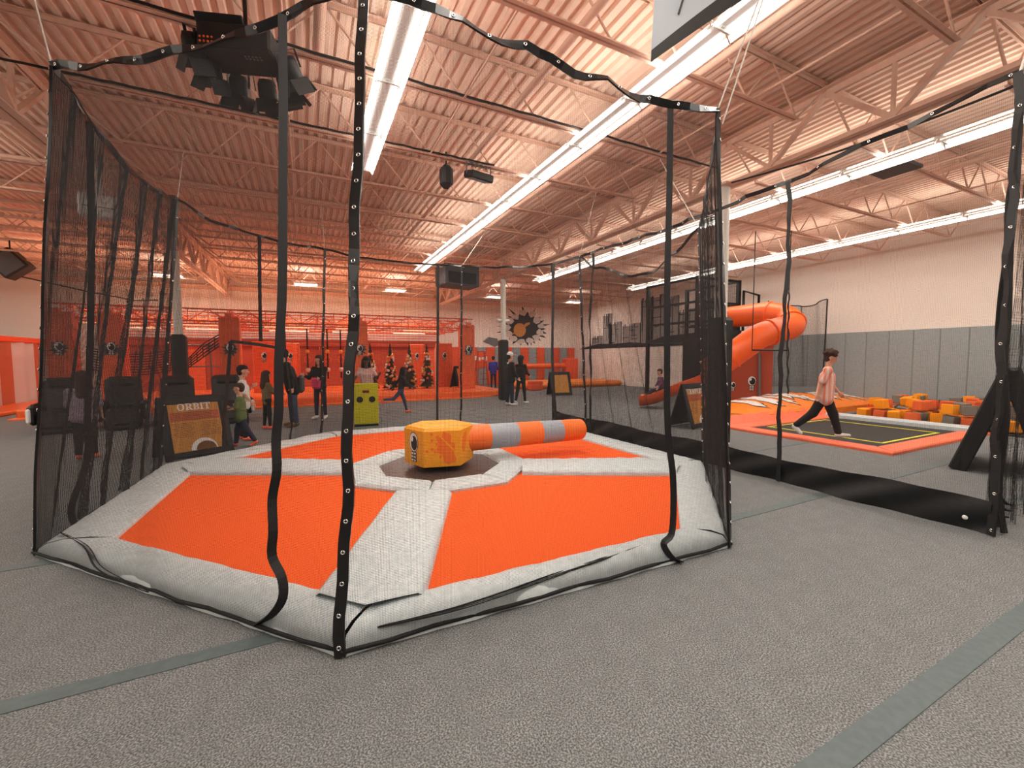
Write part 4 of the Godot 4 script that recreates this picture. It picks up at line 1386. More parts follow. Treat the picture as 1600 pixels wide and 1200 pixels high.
func obstacle_course() -> void:
	var t := thing("obstacle_course", "large orange truss obstacle course with printed pillars and back panels", "obstacle course")
	var zf := -17.8
	var zb := -23.2
	obj("floor_mat", MB.new().bbox(Vector3(0.3, 0.13, -20.1), Vector3(15.0, 0.26, 7.6), 0.05), M.orange_mat, t)
	obj("mat_apron", MB.new().slab(PackedVector2Array([Vector2(-7.2, -15.95), Vector2(6.2, -15.95), Vector2(8.3, -16.8), Vector2(9.4, -18.6), Vector2(7.8, -19.5), Vector2(-7.2, -17.0)]), 0.0, 0.05, 0.02), M.orange_mat, t)
	# pillars: padded orange boxes with a printed emblem; the last one closes the course
	var xs := [-6.7, -5.5, -2.35, 1.95, 6.5]
	for i in xs.size():
		var p := Node3D.new()
		p.name = "pillar"
		t.add_child(p, true)
		p.position = Vector3(xs[i], 0, zf)
		obj("pad", MB.new().bbox(Vector3(0, 1.55, 0), Vector3(0.62, 3.1, 0.5), 0.04), M.panel_orange, p)
		splat(p, Vector3(0, 1.98, 0.251), 0.42, 3 + i)
		emblem(p, Vector3(0, 1.98, 0.256), Basis(), 0.26)
		obj("lamp_case", MB.new().box(Vector3(0, 3.1, 0.3), Vector3(0.2, 0.2, 0.12)), M.truss_orange, p)
	# trusses along the front and back, and across
	for z in [zf, zf - 1.3, zf - 2.7, zf - 4.2, zb + 0.3]:
		lattice(t, Vector3(-7.0, 2.95, z), Vector3(6.8, 2.95, z), 0.42, 24, "roof_truss")
	for i in xs.size():
		lattice(t, Vector3(xs[i], 2.95, zf), Vector3(xs[i], 2.95, zb + 0.3), 0.42, 8, "cross_truss")
	# back panels one by one, with a deep orange header and rails
	var pan := MB.new().bbox(Vector3(0, 1.25, 0), Vector3(1.16, 2.0, 0.08), 0.015).mesh()
	for i in 12:
		put("back_panel", pan, M.deep_orange if i % 3 != 2 else M.panel_orange, t, Vector3(-7.0 + i * 1.18, 0, zb))
	obj("header_beam", MB.new().bbox(Vector3(-0.4, 2.42, zb + 0.12), Vector3(14.4, 0.36, 0.14), 0.02), M.deep_orange, t)
	for y in [2.7, 2.82]:
		obj("rail", MB.new().tube([Vector3(-7.4, y, zb + 0.4), Vector3(6.7, y, zb + 0.4)], 0.025, 6), M.truss_orange, t)
	# inner partitions seen end on, with emblems
	for q in [[-1.5, -19.9], [-0.6, -21.2], [5.1, -21.4], [6.0, -19.6]]:
		var p := Node3D.new()
		p.name = "inner_panel"
		t.add_child(p, true)
		p.position = Vector3(q[0], 0, q[1])
		obj("pad", MB.new().bbox(Vector3(0, 1.3, 0), Vector3(0.8, 2.1, 0.16), 0.03), M.panel_orange, p)
		emblem(p, Vector3(0, 1.72, 0.085), Basis(), 0.26)
	# white lines of the cargo frame on the side bay
	for q in [[Vector3(-4.6, 2.2, -20.5), Vector3(-2.8, 2.2, -20.5)], [Vector3(-4.6, 1.35, -20.5), Vector3(-2.8, 1.35, -20.5)], [Vector3(-3.4, 0.4, -20.5), Vector3(-3.4, 2.4, -20.5)]]:
		obj("frame_rail", MB.new().tube(q, 0.03, 6), M.grey_metal, t)
	# lamps that light the course: amber bars under the trusses
	var bar := MB.new().box(Vector3.ZERO, Vector3(1.6, 0.05, 0.08)).mesh()
	for x in [-6.0, -3.6, -0.6, 2.0, 4.8]:
		for z in [-19.2, -21.6]:
			put("led_bar", bar, M.amber_glow, t, Vector3(x, 2.9, z))
			area(t, Vector3(x, 2.86, z), Basis(Vector3.RIGHT, -PI / 2), Vector2(1.6, 0.08), 0.55, c8(255, 206, 164))
			area(t, Vector3(x, 2.94, z), Basis(Vector3.RIGHT, PI / 2), Vector2(1.6, 0.08), 0.55 * 8.0, c8(255, 206, 164))
	# rope bridge and cargo web
	var web := thing("cargo_net", "dark rope cargo net slung between orange pillars above the massage chairs", "cargo net")
	for i in 9:
		var p := []
		for k in 13:
			var f := k / 12.0
			p.append(Vector3(-6.6 + f * 2.6, 1.35 + i * 0.09 - 0.25 * sin(PI * f), -19.0))
		obj("web_rope", MB.new().tube(p, 0.018, 5), M.black, web)
	for i in 12:
		var x := -6.4 + i * 0.2
		obj("cross_rope", MB.new().tube([Vector3(x, 1.15, -19.0), Vector3(x + 0.1, 1.95, -19.0)], 0.014, 5), M.black, web)
	var fan := thing("rope_ladder", "dark slanting rope ladder rising beside the orange pillar", "rope ladder")
	for i in 5:
		obj("side_rope", MB.new().tube([Vector3(-3.9, 1.25 + i * 0.07, -18.8), Vector3(-3.3, 1.75 + i * 0.12, -18.8), Vector3(-2.75, 2.2 + i * 0.1, -18.8)], 0.022, 5), M.black, fan)
	for i in 7:
		var f := i / 6.0
		obj("rung", MB.new().tube([Vector3(-3.9 + f * 1.1, 1.25 + f * 0.95, -18.8), Vector3(-3.9 + f * 1.1, 1.55 + f * 1.05, -18.8)], 0.018, 5), M.black, fan)
	# hanging grips
	var gx := [-0.75, 0.1, 0.9, 1.45]
	for i in 4:
		var g := thing("hanging_grip", "hanging obstacle rope with pale ring and ball grips in the course", "hanging grip", Vector3(gx[i], 0, -20.4), 0, "hanging obstacle ropes")
		obj("rope", MB.new().tube([Vector3(0, 2.95, 0), Vector3(0, 0.75, 0)], 0.035, 6), M.black, g)
		obj("ball", MB.new().ball(Vector3(0, 1.95, 0), Vector3(0.09, 0.09, 0.09)), M.hub_yellow, g)
		var ring := []
		for k in 16:
			ring.append(Vector3(cos(TAU * k / 16) * 0.13, 1.6 + sin(TAU * k / 16) * 0.13, 0))
		obj("ring", MB.new().tube(ring, 0.022, 6, false, true), M.foam_orange, g)
		obj("ball", MB.new().ball(Vector3(0, 1.15, 0), Vector3(0.1, 0.1, 0.1)), M.white, g)
	# decorated trees standing on the mat
	var r := RandomNumberGenerator.new()
	r.seed = 31
	var tx := [2.55, 3.4, 4.25, 5.05]
	var gem := MB.new().ball(Vector3.ZERO, Vector3(0.06, 0.06, 0.06), 8, 6).mesh()
	for i in 4:
		var tr := thing("decorated_tree", "slim dark decorated tree with gold and white baubles on the orange mat", "tree", Vector3(tx[i], 0.26, -19.2), 0, "decorated trees in the course")
		obj("trunk", MB.new().tube([Vector3(0, 0, 0), Vector3(0, 0.2, 0)], 0.05, 8), M.black, tr)
		var fo := MB.new()
		for k in 8:
			var y := 0.08 + k * 0.22
			var rr := 0.34 * (1.0 - k / 8.6)
			var prof := [Vector2(rr, y), Vector2(rr * 0.92, y + 0.05), Vector2(rr * 0.55, y + 0.19), Vector2(rr * 0.42, y + 0.27)]
			fo.lathe(Vector3.ZERO, prof, 14)
			for s in 12:
				var a := TAU * s / 12 + k
				fo.tube([Vector3(cos(a) * rr * 0.5, y + 0.12, sin(a) * rr * 0.5), Vector3(cos(a) * rr * 1.12, y - 0.02, sin(a) * rr * 1.12)], [0.04, 0.006], 5, false)
		fo.tube([Vector3(0, 1.8, 0), Vector3(0, 2.05, 0)], [0.06, 0.01], 6)
		obj("foliage", fo, M.tree_green, tr)
		for k in 80:
			var y := r.randf_range(0.12, 1.6)
			var rad := 0.35 * (1.0 - y / 2.0) + 0.01
			var a := r.randf_range(0, TAU)
			put("bauble", gem, [M.gold, M.gold, M.white, M.foam_orange][r.randi() % 4], tr, Vector3(cos(a) * rad, y, sin(a) * rad))
	# far padded partition on the massage chair side
	var pw := thing("padded_partition", "pale draped partition with orange stripes and an orange top rail", "partition", Vector3(-9.25, 0, 0))
	for i in 16:
		var f := func(u: float, v: float) -> Vector3:
			var z := -13.6 - (i + u) * 0.62
			return Vector3(0.05 * sin((i + u) * 5.0) + 0.03 * sin(u * PI), lerpf(0.02, 2.28, v), z)
		obj("drape_panel", MB.new().sheet(f, 6, 4, 0.02), M.drape if i % 3 != 2 else M.drape_orange, pw)
	obj("top_rail", MB.new().bbox(Vector3(0, 2.37, -18.6), Vector3(0.14, 0.2, 10.0), 0.03), M.orange_pad, pw)
	obj("kick_mat", MB.new().bbox(Vector3(0.7, 0.06, -19.2), Vector3(1.3, 0.12, 6.5), 0.03), M.orange_mat, pw)

func back_corner() -> void:
	# striped pads on the back wall
	var t := thing("striped_wall_padding", "orange and grey striped wall pads under the burst-hole mural", "wall pads", Vector3(0, 0, -24.06), 0, "", "structure")
	var pad := MB.new().bbox(Vector3(0, 1.16, 0), Vector3(0.585, 2.3, 0.07), 0.02).mesh()
	for i in 15:
		put("wall_pad", pad, M.orange_pad if i % 2 == 0 else M.wall_pad, t, Vector3(7.95 + i * 0.6, 0, 0))
	# burst hole painted on the wall, with a ringed planet inside
	var mu := thing("burst_hole_mural", "painted black burst hole with an orange ringed planet and white rubble", "mural", Vector3(12.75, 3.55, -24.095))
	var r := RandomNumberGenerator.new()
	r.seed = 77
	var star := PackedVector2Array()
	for i in 44:
		var a := TAU * i / 44
		var k := r.randf_range(0.98, 1.34) if i % 2 == 0 else r.randf_range(0.8, 0.95)
		star.append(Vector2(cos(a) * 1.55 * k, sin(a) * 0.88 * k))
	obj("painted_hole", MB.new().plate(star, Vector3.ZERO, Basis(), 0.004), M.black, mu)
	for i in 13:
		var a := TAU * i / 13 + 0.2
		var c := Vector2(cos(a) * 1.25, sin(a) * 0.86)
		if a > 1.0 and a < 2.0:
			c *= 1.15
		var pg := PackedVector2Array()
		for k in 7:
			var b := TAU * k / 7
			pg.append(c + Vector2(cos(b) * 0.3, sin(b) * 0.2) * r.randf_range(0.75, 1.25))
		obj("painted_rubble", MB.new().plate(pg, Vector3(0, 0, 0.005), Basis(), 0.004), M.mural_white, mu)
		obj("painted_crack", MB.new().plate(PackedVector2Array([c * 1.12, c * 1.12 + Vector2(0.12, 0.1), c * (1.38 if c.y < -0.2 else r.randf_range(1.4, 1.7))]), Vector3(0, 0, 0.002), Basis(), 0.003), M.black, mu)
	var disc := PackedVector2Array()
	for k in 28:
		disc.append(Vector2(-0.32 + cos(TAU * k / 28) * 0.44, -0.12 + sin(TAU * k / 28) * 0.44))
	obj("painted_planet", MB.new().plate(disc, Vector3(0, 0, 0.010), Basis(), 0.004), M.poster, mu)
	obj("painted_ring", MB.new().plate(PackedVector2Array([Vector2(-0.95, -0.42), Vector2(-0.80, -0.42), Vector2(0.42, 0.28), Vector2(0.42, 0.40), Vector2(0.15, 0.34)]), Vector3(0, 0, 0.007), Basis(), 0.003), M.poster, mu)
	obj("painted_chunk", MB.new().plate(PackedVector2Array([Vector2(-2.9, -0.9), Vector2(-2.5, -0.6), Vector2(-1.9, -0.7), Vector2(-1.75, -1.1), Vector2(-2.1, -1.22), Vector2(-2.4, -1.08)]), Vector3(0, 0, 0.003), Basis(), 0.004), M.grey_metal, mu)
	# low orange inflatable bed, a foam beam over it and a block
	solo("inflatable_bed", MB.new().bbox(Vector3(13.2, 0.16, -20.3), Vector3(6.4, 0.32, 3.0), 0.12), M.bag_orange, "low shiny orange inflatable bed before the striped pads", "inflatable")
	solo("foam_block", MB.new().bbox(Vector3(10.35, 0.24, -18.4), Vector3(0.62, 0.46, 0.5), 0.03), M.orange_pad, "square orange foam block beside the low inflatable bed", "foam block")
	var beam := thing("battle_beam", "round orange foam beam raised across the striped wall pads", "beam", Vector3(0, 0, -22.6))
	obj("beam", MB.new().tube([Vector3(10.4, 1.12, 0), Vector3(15.2, 1.12, 0)], 0.17, 16), M.slide, beam)
	obj("stand", MB.new().bbox(Vector3(10.3, 0.6, 0), Vector3(0.3, 1.2, 0.5), 0.03), M.orange_pad, beam)
	obj("stand", MB.new().bbox(Vector3(15.3, 0.8, 0), Vector3(0.9, 1.6, 0.6), 0.05), M.orange_pad, beam)
	# step ladder
	var l := thing("step_ladder", "red-orange step ladder standing by the person in the blue hoodie", "ladder", Vector3(8.75, 0, -21.6))
	for s in [-1.0, 1.0]:
		obj("rail", MB.new().strap([Vector3(s * 0.3, 0, 0.35), Vector3(s * 0.2, 2.0, 0)], Vector3(0, 0, 1), 0.07, 0.03), M.deep_orange, l)
		obj("rail", MB.new().strap([Vector3(s * 0.3, 0, -0.55), Vector3(s * 0.2, 2.0, 0)], Vector3(0, 0, 1), 0.05, 0.03), M.deep_orange, l)
	for k in 6:
		var f := (k + 0.6) / 6.6
		obj("step", MB.new().box(Vector3(0, f * 2.0, 0.35 * (1.0 - f)), Vector3(0.6 - 0.2 * f, 0.03, 0.09)), M.deep_orange, l)
	obj("top_cap", MB.new().bbox(Vector3(0, 2.0, 0), Vector3(0.44, 0.05, 0.18), 0.01), M.deep_orange, l)
	# printed word on the pads behind the ladder, partly covered
	var hoop := thing("round_sign", "round red-orange sign with white lettering on the striped pads", "sign", Vector3(9.35, 1.55, -24.0))
	var pg := PackedVector2Array()
	for k in 24:
		pg.append(Vector2(cos(TAU * k / 24) * 0.95, sin(TAU * k / 24) * 0.55))
	obj("disc", MB.new().plate(pg, Vector3.ZERO, Basis(), 0.03), M.orange_pad, hoop)
	for k in 7:
		obj("letter_stroke", MB.new().box(Vector3(-0.66 + k * 0.22, 0.06 + 0.03 * (k % 2), 0.04), Vector3(0.15, 0.26 - 0.05 * (k % 3), 0.02)), M.white, hoop)

func seats_and_signs() -> void:
	a_sign("black sandwich board with an orange poster titled ORBIT by the cage", Vector3(-1.74, 0, -8.72), deg_to_rad(30), "ORBIT")
	a_sign("black sandwich board with an orange poster titled TRAPEZE on the carpet", Vector3(8.1, 0, -6.9), deg_to_rad(10), "TRAPEZE")
	a_sign("black sandwich board seen edge-on through the corner net", Vector3(8.95, 0, -2.2), deg_to_rad(13), "", 1.42)
	a_sign("far sandwich board with a plain tan poster by the inflatable bed", Vector3(10.0, 0, -15.6), deg_to_rad(-8), "")
	a_sign("sandwich board with a tan poster inside the orange course end", Vector3(6.7, 0.26, -19.1), deg_to_rad(25), "")
	# yellow target board with two holes
	var t := thing("target_board", "upright yellow board with two round black holes and a red plate", "game board", Vector3(1.28, 0, -10.55), deg_to_rad(-7))
	obj("board", MB.new().bbox(Vector3(0, 0.52, 0), Vector3(0.56, 1.02, 0.09), 0.02), M.board_yellow, t)
	obj("board_foot", MB.new().bbox(Vector3(0, 0.03, -0.1), Vector3(0.54, 0.05, 0.4), 0.01), M.black, t)
	for s in [-1.0, 1.0]:
		obj("hole", MB.new().tube([Vector3(s * 0.14, 0.64, 0.02), Vector3(s * 0.14, 0.64, 0.048)], 0.075, 20), M.black, t)
	obj("name_plate", MB.new().bbox(Vector3(0.0, 0.83, 0.048), Vector3(0.15, 0.065, 0.012), 0.006), M.deep_red, t)
	obj("side_handle", MB.new().tube([Vector3(0.29, 0.2, 0.0), Vector3(0.35, 0.17, 0), Vector3(0.36, 0.1, 0), Vector3(0.29, 0.07, 0)], 0.012, 6), M.grey_metal, t)
	# massage chairs
	var cx := [-5.1, -4.0, -2.92, -1.84]
	var cl := ["black massage chair at the end of the row beside the draped partition", "black massage chair second in the row from the draped partition", "black massage chair in front of the white column with black pad", "black massage chair at the end of the row next to the queue of children"]
	for i in 4:
		massage_chair(cl[i], Vector3(cx[i], 0, -13.3), deg_to_rad(14))

func massage_chair(label: String, at: Vector3, turn: float) -> void:
	var c := thing("massage_chair", label, "massage chair", at, turn, "row of massage chairs")
	c.scale = Vector3(0.97, 1.0, 1.0)
	obj("base", MB.new().bbox(Vector3(0, 0.14, 0), Vector3(0.7, 0.26, 1.1), 0.05), M.black, c)
	obj("seat", MB.new().bbox(Vector3(0, 0.38, 0.1), Vector3(0.56, 0.26, 0.66), 0.07), M.vinyl_black, c)
	var lean := Basis(Vector3.RIGHT, deg_to_rad(-16))
	obj("backrest", MB.new().bbox(Vector3(0, 0.78, -0.36), Vector3(0.72, 0.86, 0.26), 0.09, lean), M.vinyl_black, c)
	obj("head_pillow", MB.new().bbox(Vector3(0, 1.06, -0.31), Vector3(0.5, 0.2, 0.14), 0.05, lean), M.black, c)
	for s in [-1.0, 1.0]:
		var arm := obj("armrest", MB.new().bbox(Vector3(s * 0.40, 0.42, 0.08), Vector3(0.18, 0.46, 0.86), 0.07), M.vinyl_black, c)
		obj("side_shell", MB.new().bbox(Vector3(s * 0.46, 0.40, 0.42), Vector3(0.09, 0.32, 0.22), 0.035), M.white_metal, arm)
	obj("leg_rest", MB.new().bbox(Vector3(0, 0.27, 0.62), Vector3(0.6, 0.46, 0.28), 0.08, Basis(Vector3.RIGHT, deg_to_rad(-14))), M.vinyl_black, c)
	obj("foot_bar", MB.new().bbox(Vector3(0, 0.06, 0.76), Vector3(0.58, 0.1, 0.2), 0.04), M.black, c)

# ---------------------------------------------------------------- things hung from the roof
func ceiling_fittings() -> void:
	# LED panels near the back wall
	var zs := -20.7
	var xs := [-4.7, 0.13, 4.0, 9.25, 14.3]
	for i in 5:
		var t := thing("high_bay_light", "bright rectangular LED high-bay light hung near the back wall", "ceiling light", Vector3(xs[i], 4.9, zs), 0, "high-bay lights along the back wall")
		obj("case", MB.new().bbox(Vector3(0, 0.04, 0), Vector3(0.95, 0.08, 0.4), 0.01), M.white_metal, t)
		obj("diffuser", MB.new().box(Vector3(0, -0.006, 0), Vector3(0.9, 0.02, 0.36)), M.led_glow, t)
		for s in [-1.0, 1.0]:
			obj("hanger", MB.new().tube([Vector3(s * 0.4, 0.07, 0), Vector3(s * 0.4, 0.6, 0)], 0.008, 5), M.grey_metal, t)
		area(t, Vector3(0, -0.025, 0), Basis(Vector3.RIGHT, -PI / 2), Vector2(0.9, 0.36), 12.0, c8(255, 246, 236))
		# open top: some light goes up to the deck
		obj("top_lens", MB.new().box(Vector3(0, 0.085, 0), Vector3(0.8, 0.01, 0.3)), M.led_glow, t)
		area(t, Vector3(0, 0.1, 0), Basis(Vector3.RIGHT, PI / 2), Vector2(0.8, 0.3), 12.0 * 0.12, c8(255, 246, 236))
	# cluster of stage lights
	var c := thing("stage_light_cluster", "cluster of black stage lights with barn doors hanging above the cage", "stage lights", Vector3(-0.42, 4.5, -5.0), deg_to_rad(-18))
	c.scale = Vector3.ONE * 0.66
	obj("control_box", MB.new().bbox(Vector3(0, 0.12, 0.1), Vector3(0.95, 0.34, 0.62), 0.03), M.black, c)
	obj("top_panel", MB.new().bbox(Vector3(-0.2, 0.32, 0.3), Vector3(0.62, 0.24, 0.05), 0.01, Basis(Vector3.RIGHT, 0.6)), M.black, c)
	for k in 10:
		obj("led_lens", MB.new().ball(Vector3(0.08 + (k % 5) * 0.05, -0.052, 0.2 + (k / 5) * 0.05), Vector3(0.016, 0.008, 0.016), 8, 6), M.grey_metal, c)
	for k in 8:
		obj("led_lens", MB.new().ball(Vector3(-0.42 + (k % 4) * 0.05, 0.0 + (k / 4) * 0.06, 0.415), Vector3(0.016, 0.016, 0.008), 8, 6), M.foam_orange, c)
	obj("hang_pipe", MB.new().tube([Vector3(0, 0.3, 0), Vector3(0, 1.1, 0)], 0.03, 8), M.black_metal, c)
	var spots := [[Vector3(-0.52, -0.06, -0.05), -0.5, -0.6], [Vector3(-0.26, -0.16, -0.3), -0.25, -0.25], [Vector3(0.14, -0.18, -0.34), 0.05, 0.1], [Vector3(0.48, -0.14, -0.2), 0.4, 0.4], [Vector3(0.62, -0.05, 0.05), 0.6, 0.8], [Vector3(-0.62, 0.06, 0.2), -0.6, -0.9]]
	for q in spots:
		var l := Node3D.new()
		l.name = "spotlight"
		c.add_child(l, true)
		l.position = q[0]
		l.rotation = Vector3(0.35, q[2], q[1])
		l.scale = Vector3.ONE * 1.4
		obj("can", MB.new().lathe(Vector3.ZERO, [Vector2(0.0, 0.12), Vector2(0.07, 0.11), Vector2(0.09, 0.06), Vector2(0.10, -0.08), Vector2(0.085, -0.08), Vector2(0.07, 0.0), Vector2(0.0, 0.02)], 14), M.black, l)
		for s in 4:
			var b := Basis(Vector3.UP, s * PI / 2)
			obj("barn_door", MB.new().box(b * Vector3(0, -0.15, 0.135), Vector3(0.2, 0.15, 0.006), b * Basis(Vector3.RIGHT, -0.45)), M.black, l)
		obj("yoke", MB.new().strap([Vector3(-0.12, 0, 0), Vector3(-0.12, 0.16, 0), Vector3(0.12, 0.16, 0), Vector3(0.12, 0, 0)], Vector3(0, 0, 1), 0.03, 0.008), M.black_metal, l)
	# heater box on a pipe
	var h := thing("unit_heater", "pale rectangular heater box hanging on a long pipe behind the side net", "heater", Vector3(-3.05, 4.2, -9.65), deg_to_rad(10))
	h.scale = Vector3.ONE * 0.62
	obj("case", MB.new().bbox(Vector3(0, 0, 0), Vector3(0.84, 0.58, 0.5), 0.05), M.white_metal, h)
	obj("vent_slot", MB.new().box(Vector3(0, -0.05, 0.252), Vector3(0.66, 0.02, 0.006)), M.grey_metal, h)
	obj("pipe", MB.new().tube([Vector3(0.0, 0.28, 0), Vector3(0.0, 2.1, 0)], 0.075, 10), M.white_metal, h)
	for s in [-1.0, 1.0]:
		obj("bolt", MB.new().ball(Vector3(s * 0.09, 0.31, 0.1), Vector3(0.04, 0.05, 0.04), 8, 6), M.chrome, h)
	# speakers and small fittings
	var sp := thing("hanging_speaker", "black box speaker tilted under the roof beyond the cage", "speaker", Vector3(-8.35, 4.7, -19.3), 0)
	obj("cabinet", MB.new().bbox(Vector3.ZERO, Vector3(0.72, 0.72, 0.5), 0.03, Basis(Vector3(0, 0, 1), 0.7)), M.black, sp)
	obj("grille", MB.new().box(Vector3(0, 0, 0.255), Vector3(0.6, 0.6, 0.01), Basis(Vector3(0, 0, 1), 0.7)), M.grey_dark, sp)
	obj("bracket", MB.new().tube([Vector3(0, 0.4, 0), Vector3(0, 0.8, 0)], 0.02, 6), M.black_metal, sp)
	var sb := thing("hanging_speaker", "black rounded speaker hanging below the joist beside the floodlight", "speaker", Vector3(2.2, 4.62, -6.9))
	obj("cabinet", MB.new().bbox(Vector3.ZERO, Vector3(0.2, 0.36, 0.22), 0.06), M.black, sb)
	obj("bracket", MB.new().tube([Vector3(0, 0.15, 0), Vector3(0, 0.4, 0)], 0.015, 6), M.black_metal, sb)
	var fl := thing("flood_light", "small black floodlight with a wire guard under the joist", "floodlight", Vector3(2.72, 4.66, -6.75), 0.2)
	obj("case", MB.new().bbox(Vector3.ZERO, Vector3(0.44, 0.12, 0.28), 0.02, Basis(Vector3.RIGHT, 0.3)), M.black, fl)
	for k in 5:
		obj("guard_wire", MB.new().tube([Vector3(-0.16 + k * 0.08, 0.05, 0.14), Vector3(-0.16 + k * 0.08, 0.16, 0.1), Vector3(-0.16 + k * 0.08, 0.18, -0.1)], 0.007, 5), M.grey_metal, fl)
	obj("yoke", MB.new().strap([Vector3(-0.24, 0, 0), Vector3(-0.24, 0.2, 0), Vector3(0.24, 0.2, 0), Vector3(0.24, 0, 0)], Vector3(0, 0, 1), 0.03, 0.01), M.grey_metal, fl)
	var du := thing("gas_heater", "large dark grey heater unit hung below the roof near the white column", "heater", Vector3(5.15, 4.62, -15.0), 0.1)
	obj("case", MB.new().bbox(Vector3(0, 0, 0), Vector3(1.4, 0.75, 0.9), 0.04), M.grey_dark, du)
	obj("louver_frame", MB.new().box(Vector3(0, -0.1, 0.455), Vector3(1.1, 0.4, 0.012)), M.black, du)
	for s in [-0.5, 0.5]:
		obj("hanger", MB.new().tube([Vector3(s, 0.36, 0), Vector3(s, 0.85, 0)], 0.012, 5), M.grey_metal, du)
	solo("ceiling_vent", MB.new().bbox(Vector3(9.15, 4.8, -3.72), Vector3(0.55, 0.06, 0.55), 0.01), M.grey_dark, "dark square vent panel hung beside the light row near the column", "vent")
	# black cables clipped along two joists
	for q in [[JOIST_Z0, -3.0, 6.6], [JOIST_Z0 - JOIST_STEP, -3.0, 3.0]]:
		var p := []
		for k in 40:
			p.append(Vector3(lerpf(q[1], q[2], k / 39.0), 4.90 - 0.012 * absf(sin(k * 1.3)), q[0] + 0.045))
		solo("power_cable", MB.new().tube(p, 0.014, 6), M.black, "thin black power cable clipped along the joist bottom chord", "cable", "cables on the joists")
	var sag := []
	for k in 24:
		var f := k / 23.0
		sag.append(Vector3(6.72, 4.62 - 0.22 * sin(PI * f), lerpf(-5.0, 0.5, f)))
	solo("sagging_cable", MB.new().tube(sag, 0.014, 6), M.black, "black cable sagging from the white column along the girder", "cable")
	solo("guy_wire", MB.new().tube([Vector3(-10.4, 4.95, -21.5), Vector3(-7.0, 4.1, -20.4), Vector3(-5.4, 3.75, -19.6), Vector3(-4.6, 3.72, -18.9)], 0.025, 6), M.black, "thin black wire stretched under the roof towards the orange course", "wire")
	# grey banner sail with a black hem hanging over the aisle
	var b := thing("hanging_banner", "grey fabric banner with a black hem hanging over the aisle", "banner")
	var A := Vector3(1.90, 3.36, -1.97)
	var F := func(u: float, v: float) -> Vector3:
		var low := A.lerp(Vector3(3.1, 4.05, -1.45), u) + Vector3(0, 0.10 * sin(PI * u) - 0.02 * u, 0)
		var top := Vector3(1.98, 4.8, -1.95).lerp(Vector3(3.1, 4.8, -1.45), u)
		return low.lerp(top, v) + Vector3(0.5, 0, 1).normalized() * 0.08 * sin(PI * u) * (1.0 - v)
	obj("fabric", MB.new().sheet(F, 20, 14, 0.006), M.banner_grey, b)
	var H := func(u: float, v: float) -> Vector3: return F.call(u, -0.002 + v * 0.13 * (0.35 + u)) + Vector3(-0.5, 0, 1).normalized() * 0.006
	obj("hem", MB.new().sheet(H, 24, 3, 0.008), M.black, b)
	var sm := []
	for k in 9:
		sm.append(F.call(0.10 + k * 0.03, 0.12 + k * 0.1) + Vector3(-0.5, 0, 1).normalized() * 0.006)
	obj("seam", MB.new().strap(sm, Vector3.RIGHT, 0.012, 0.004), M.black, b)

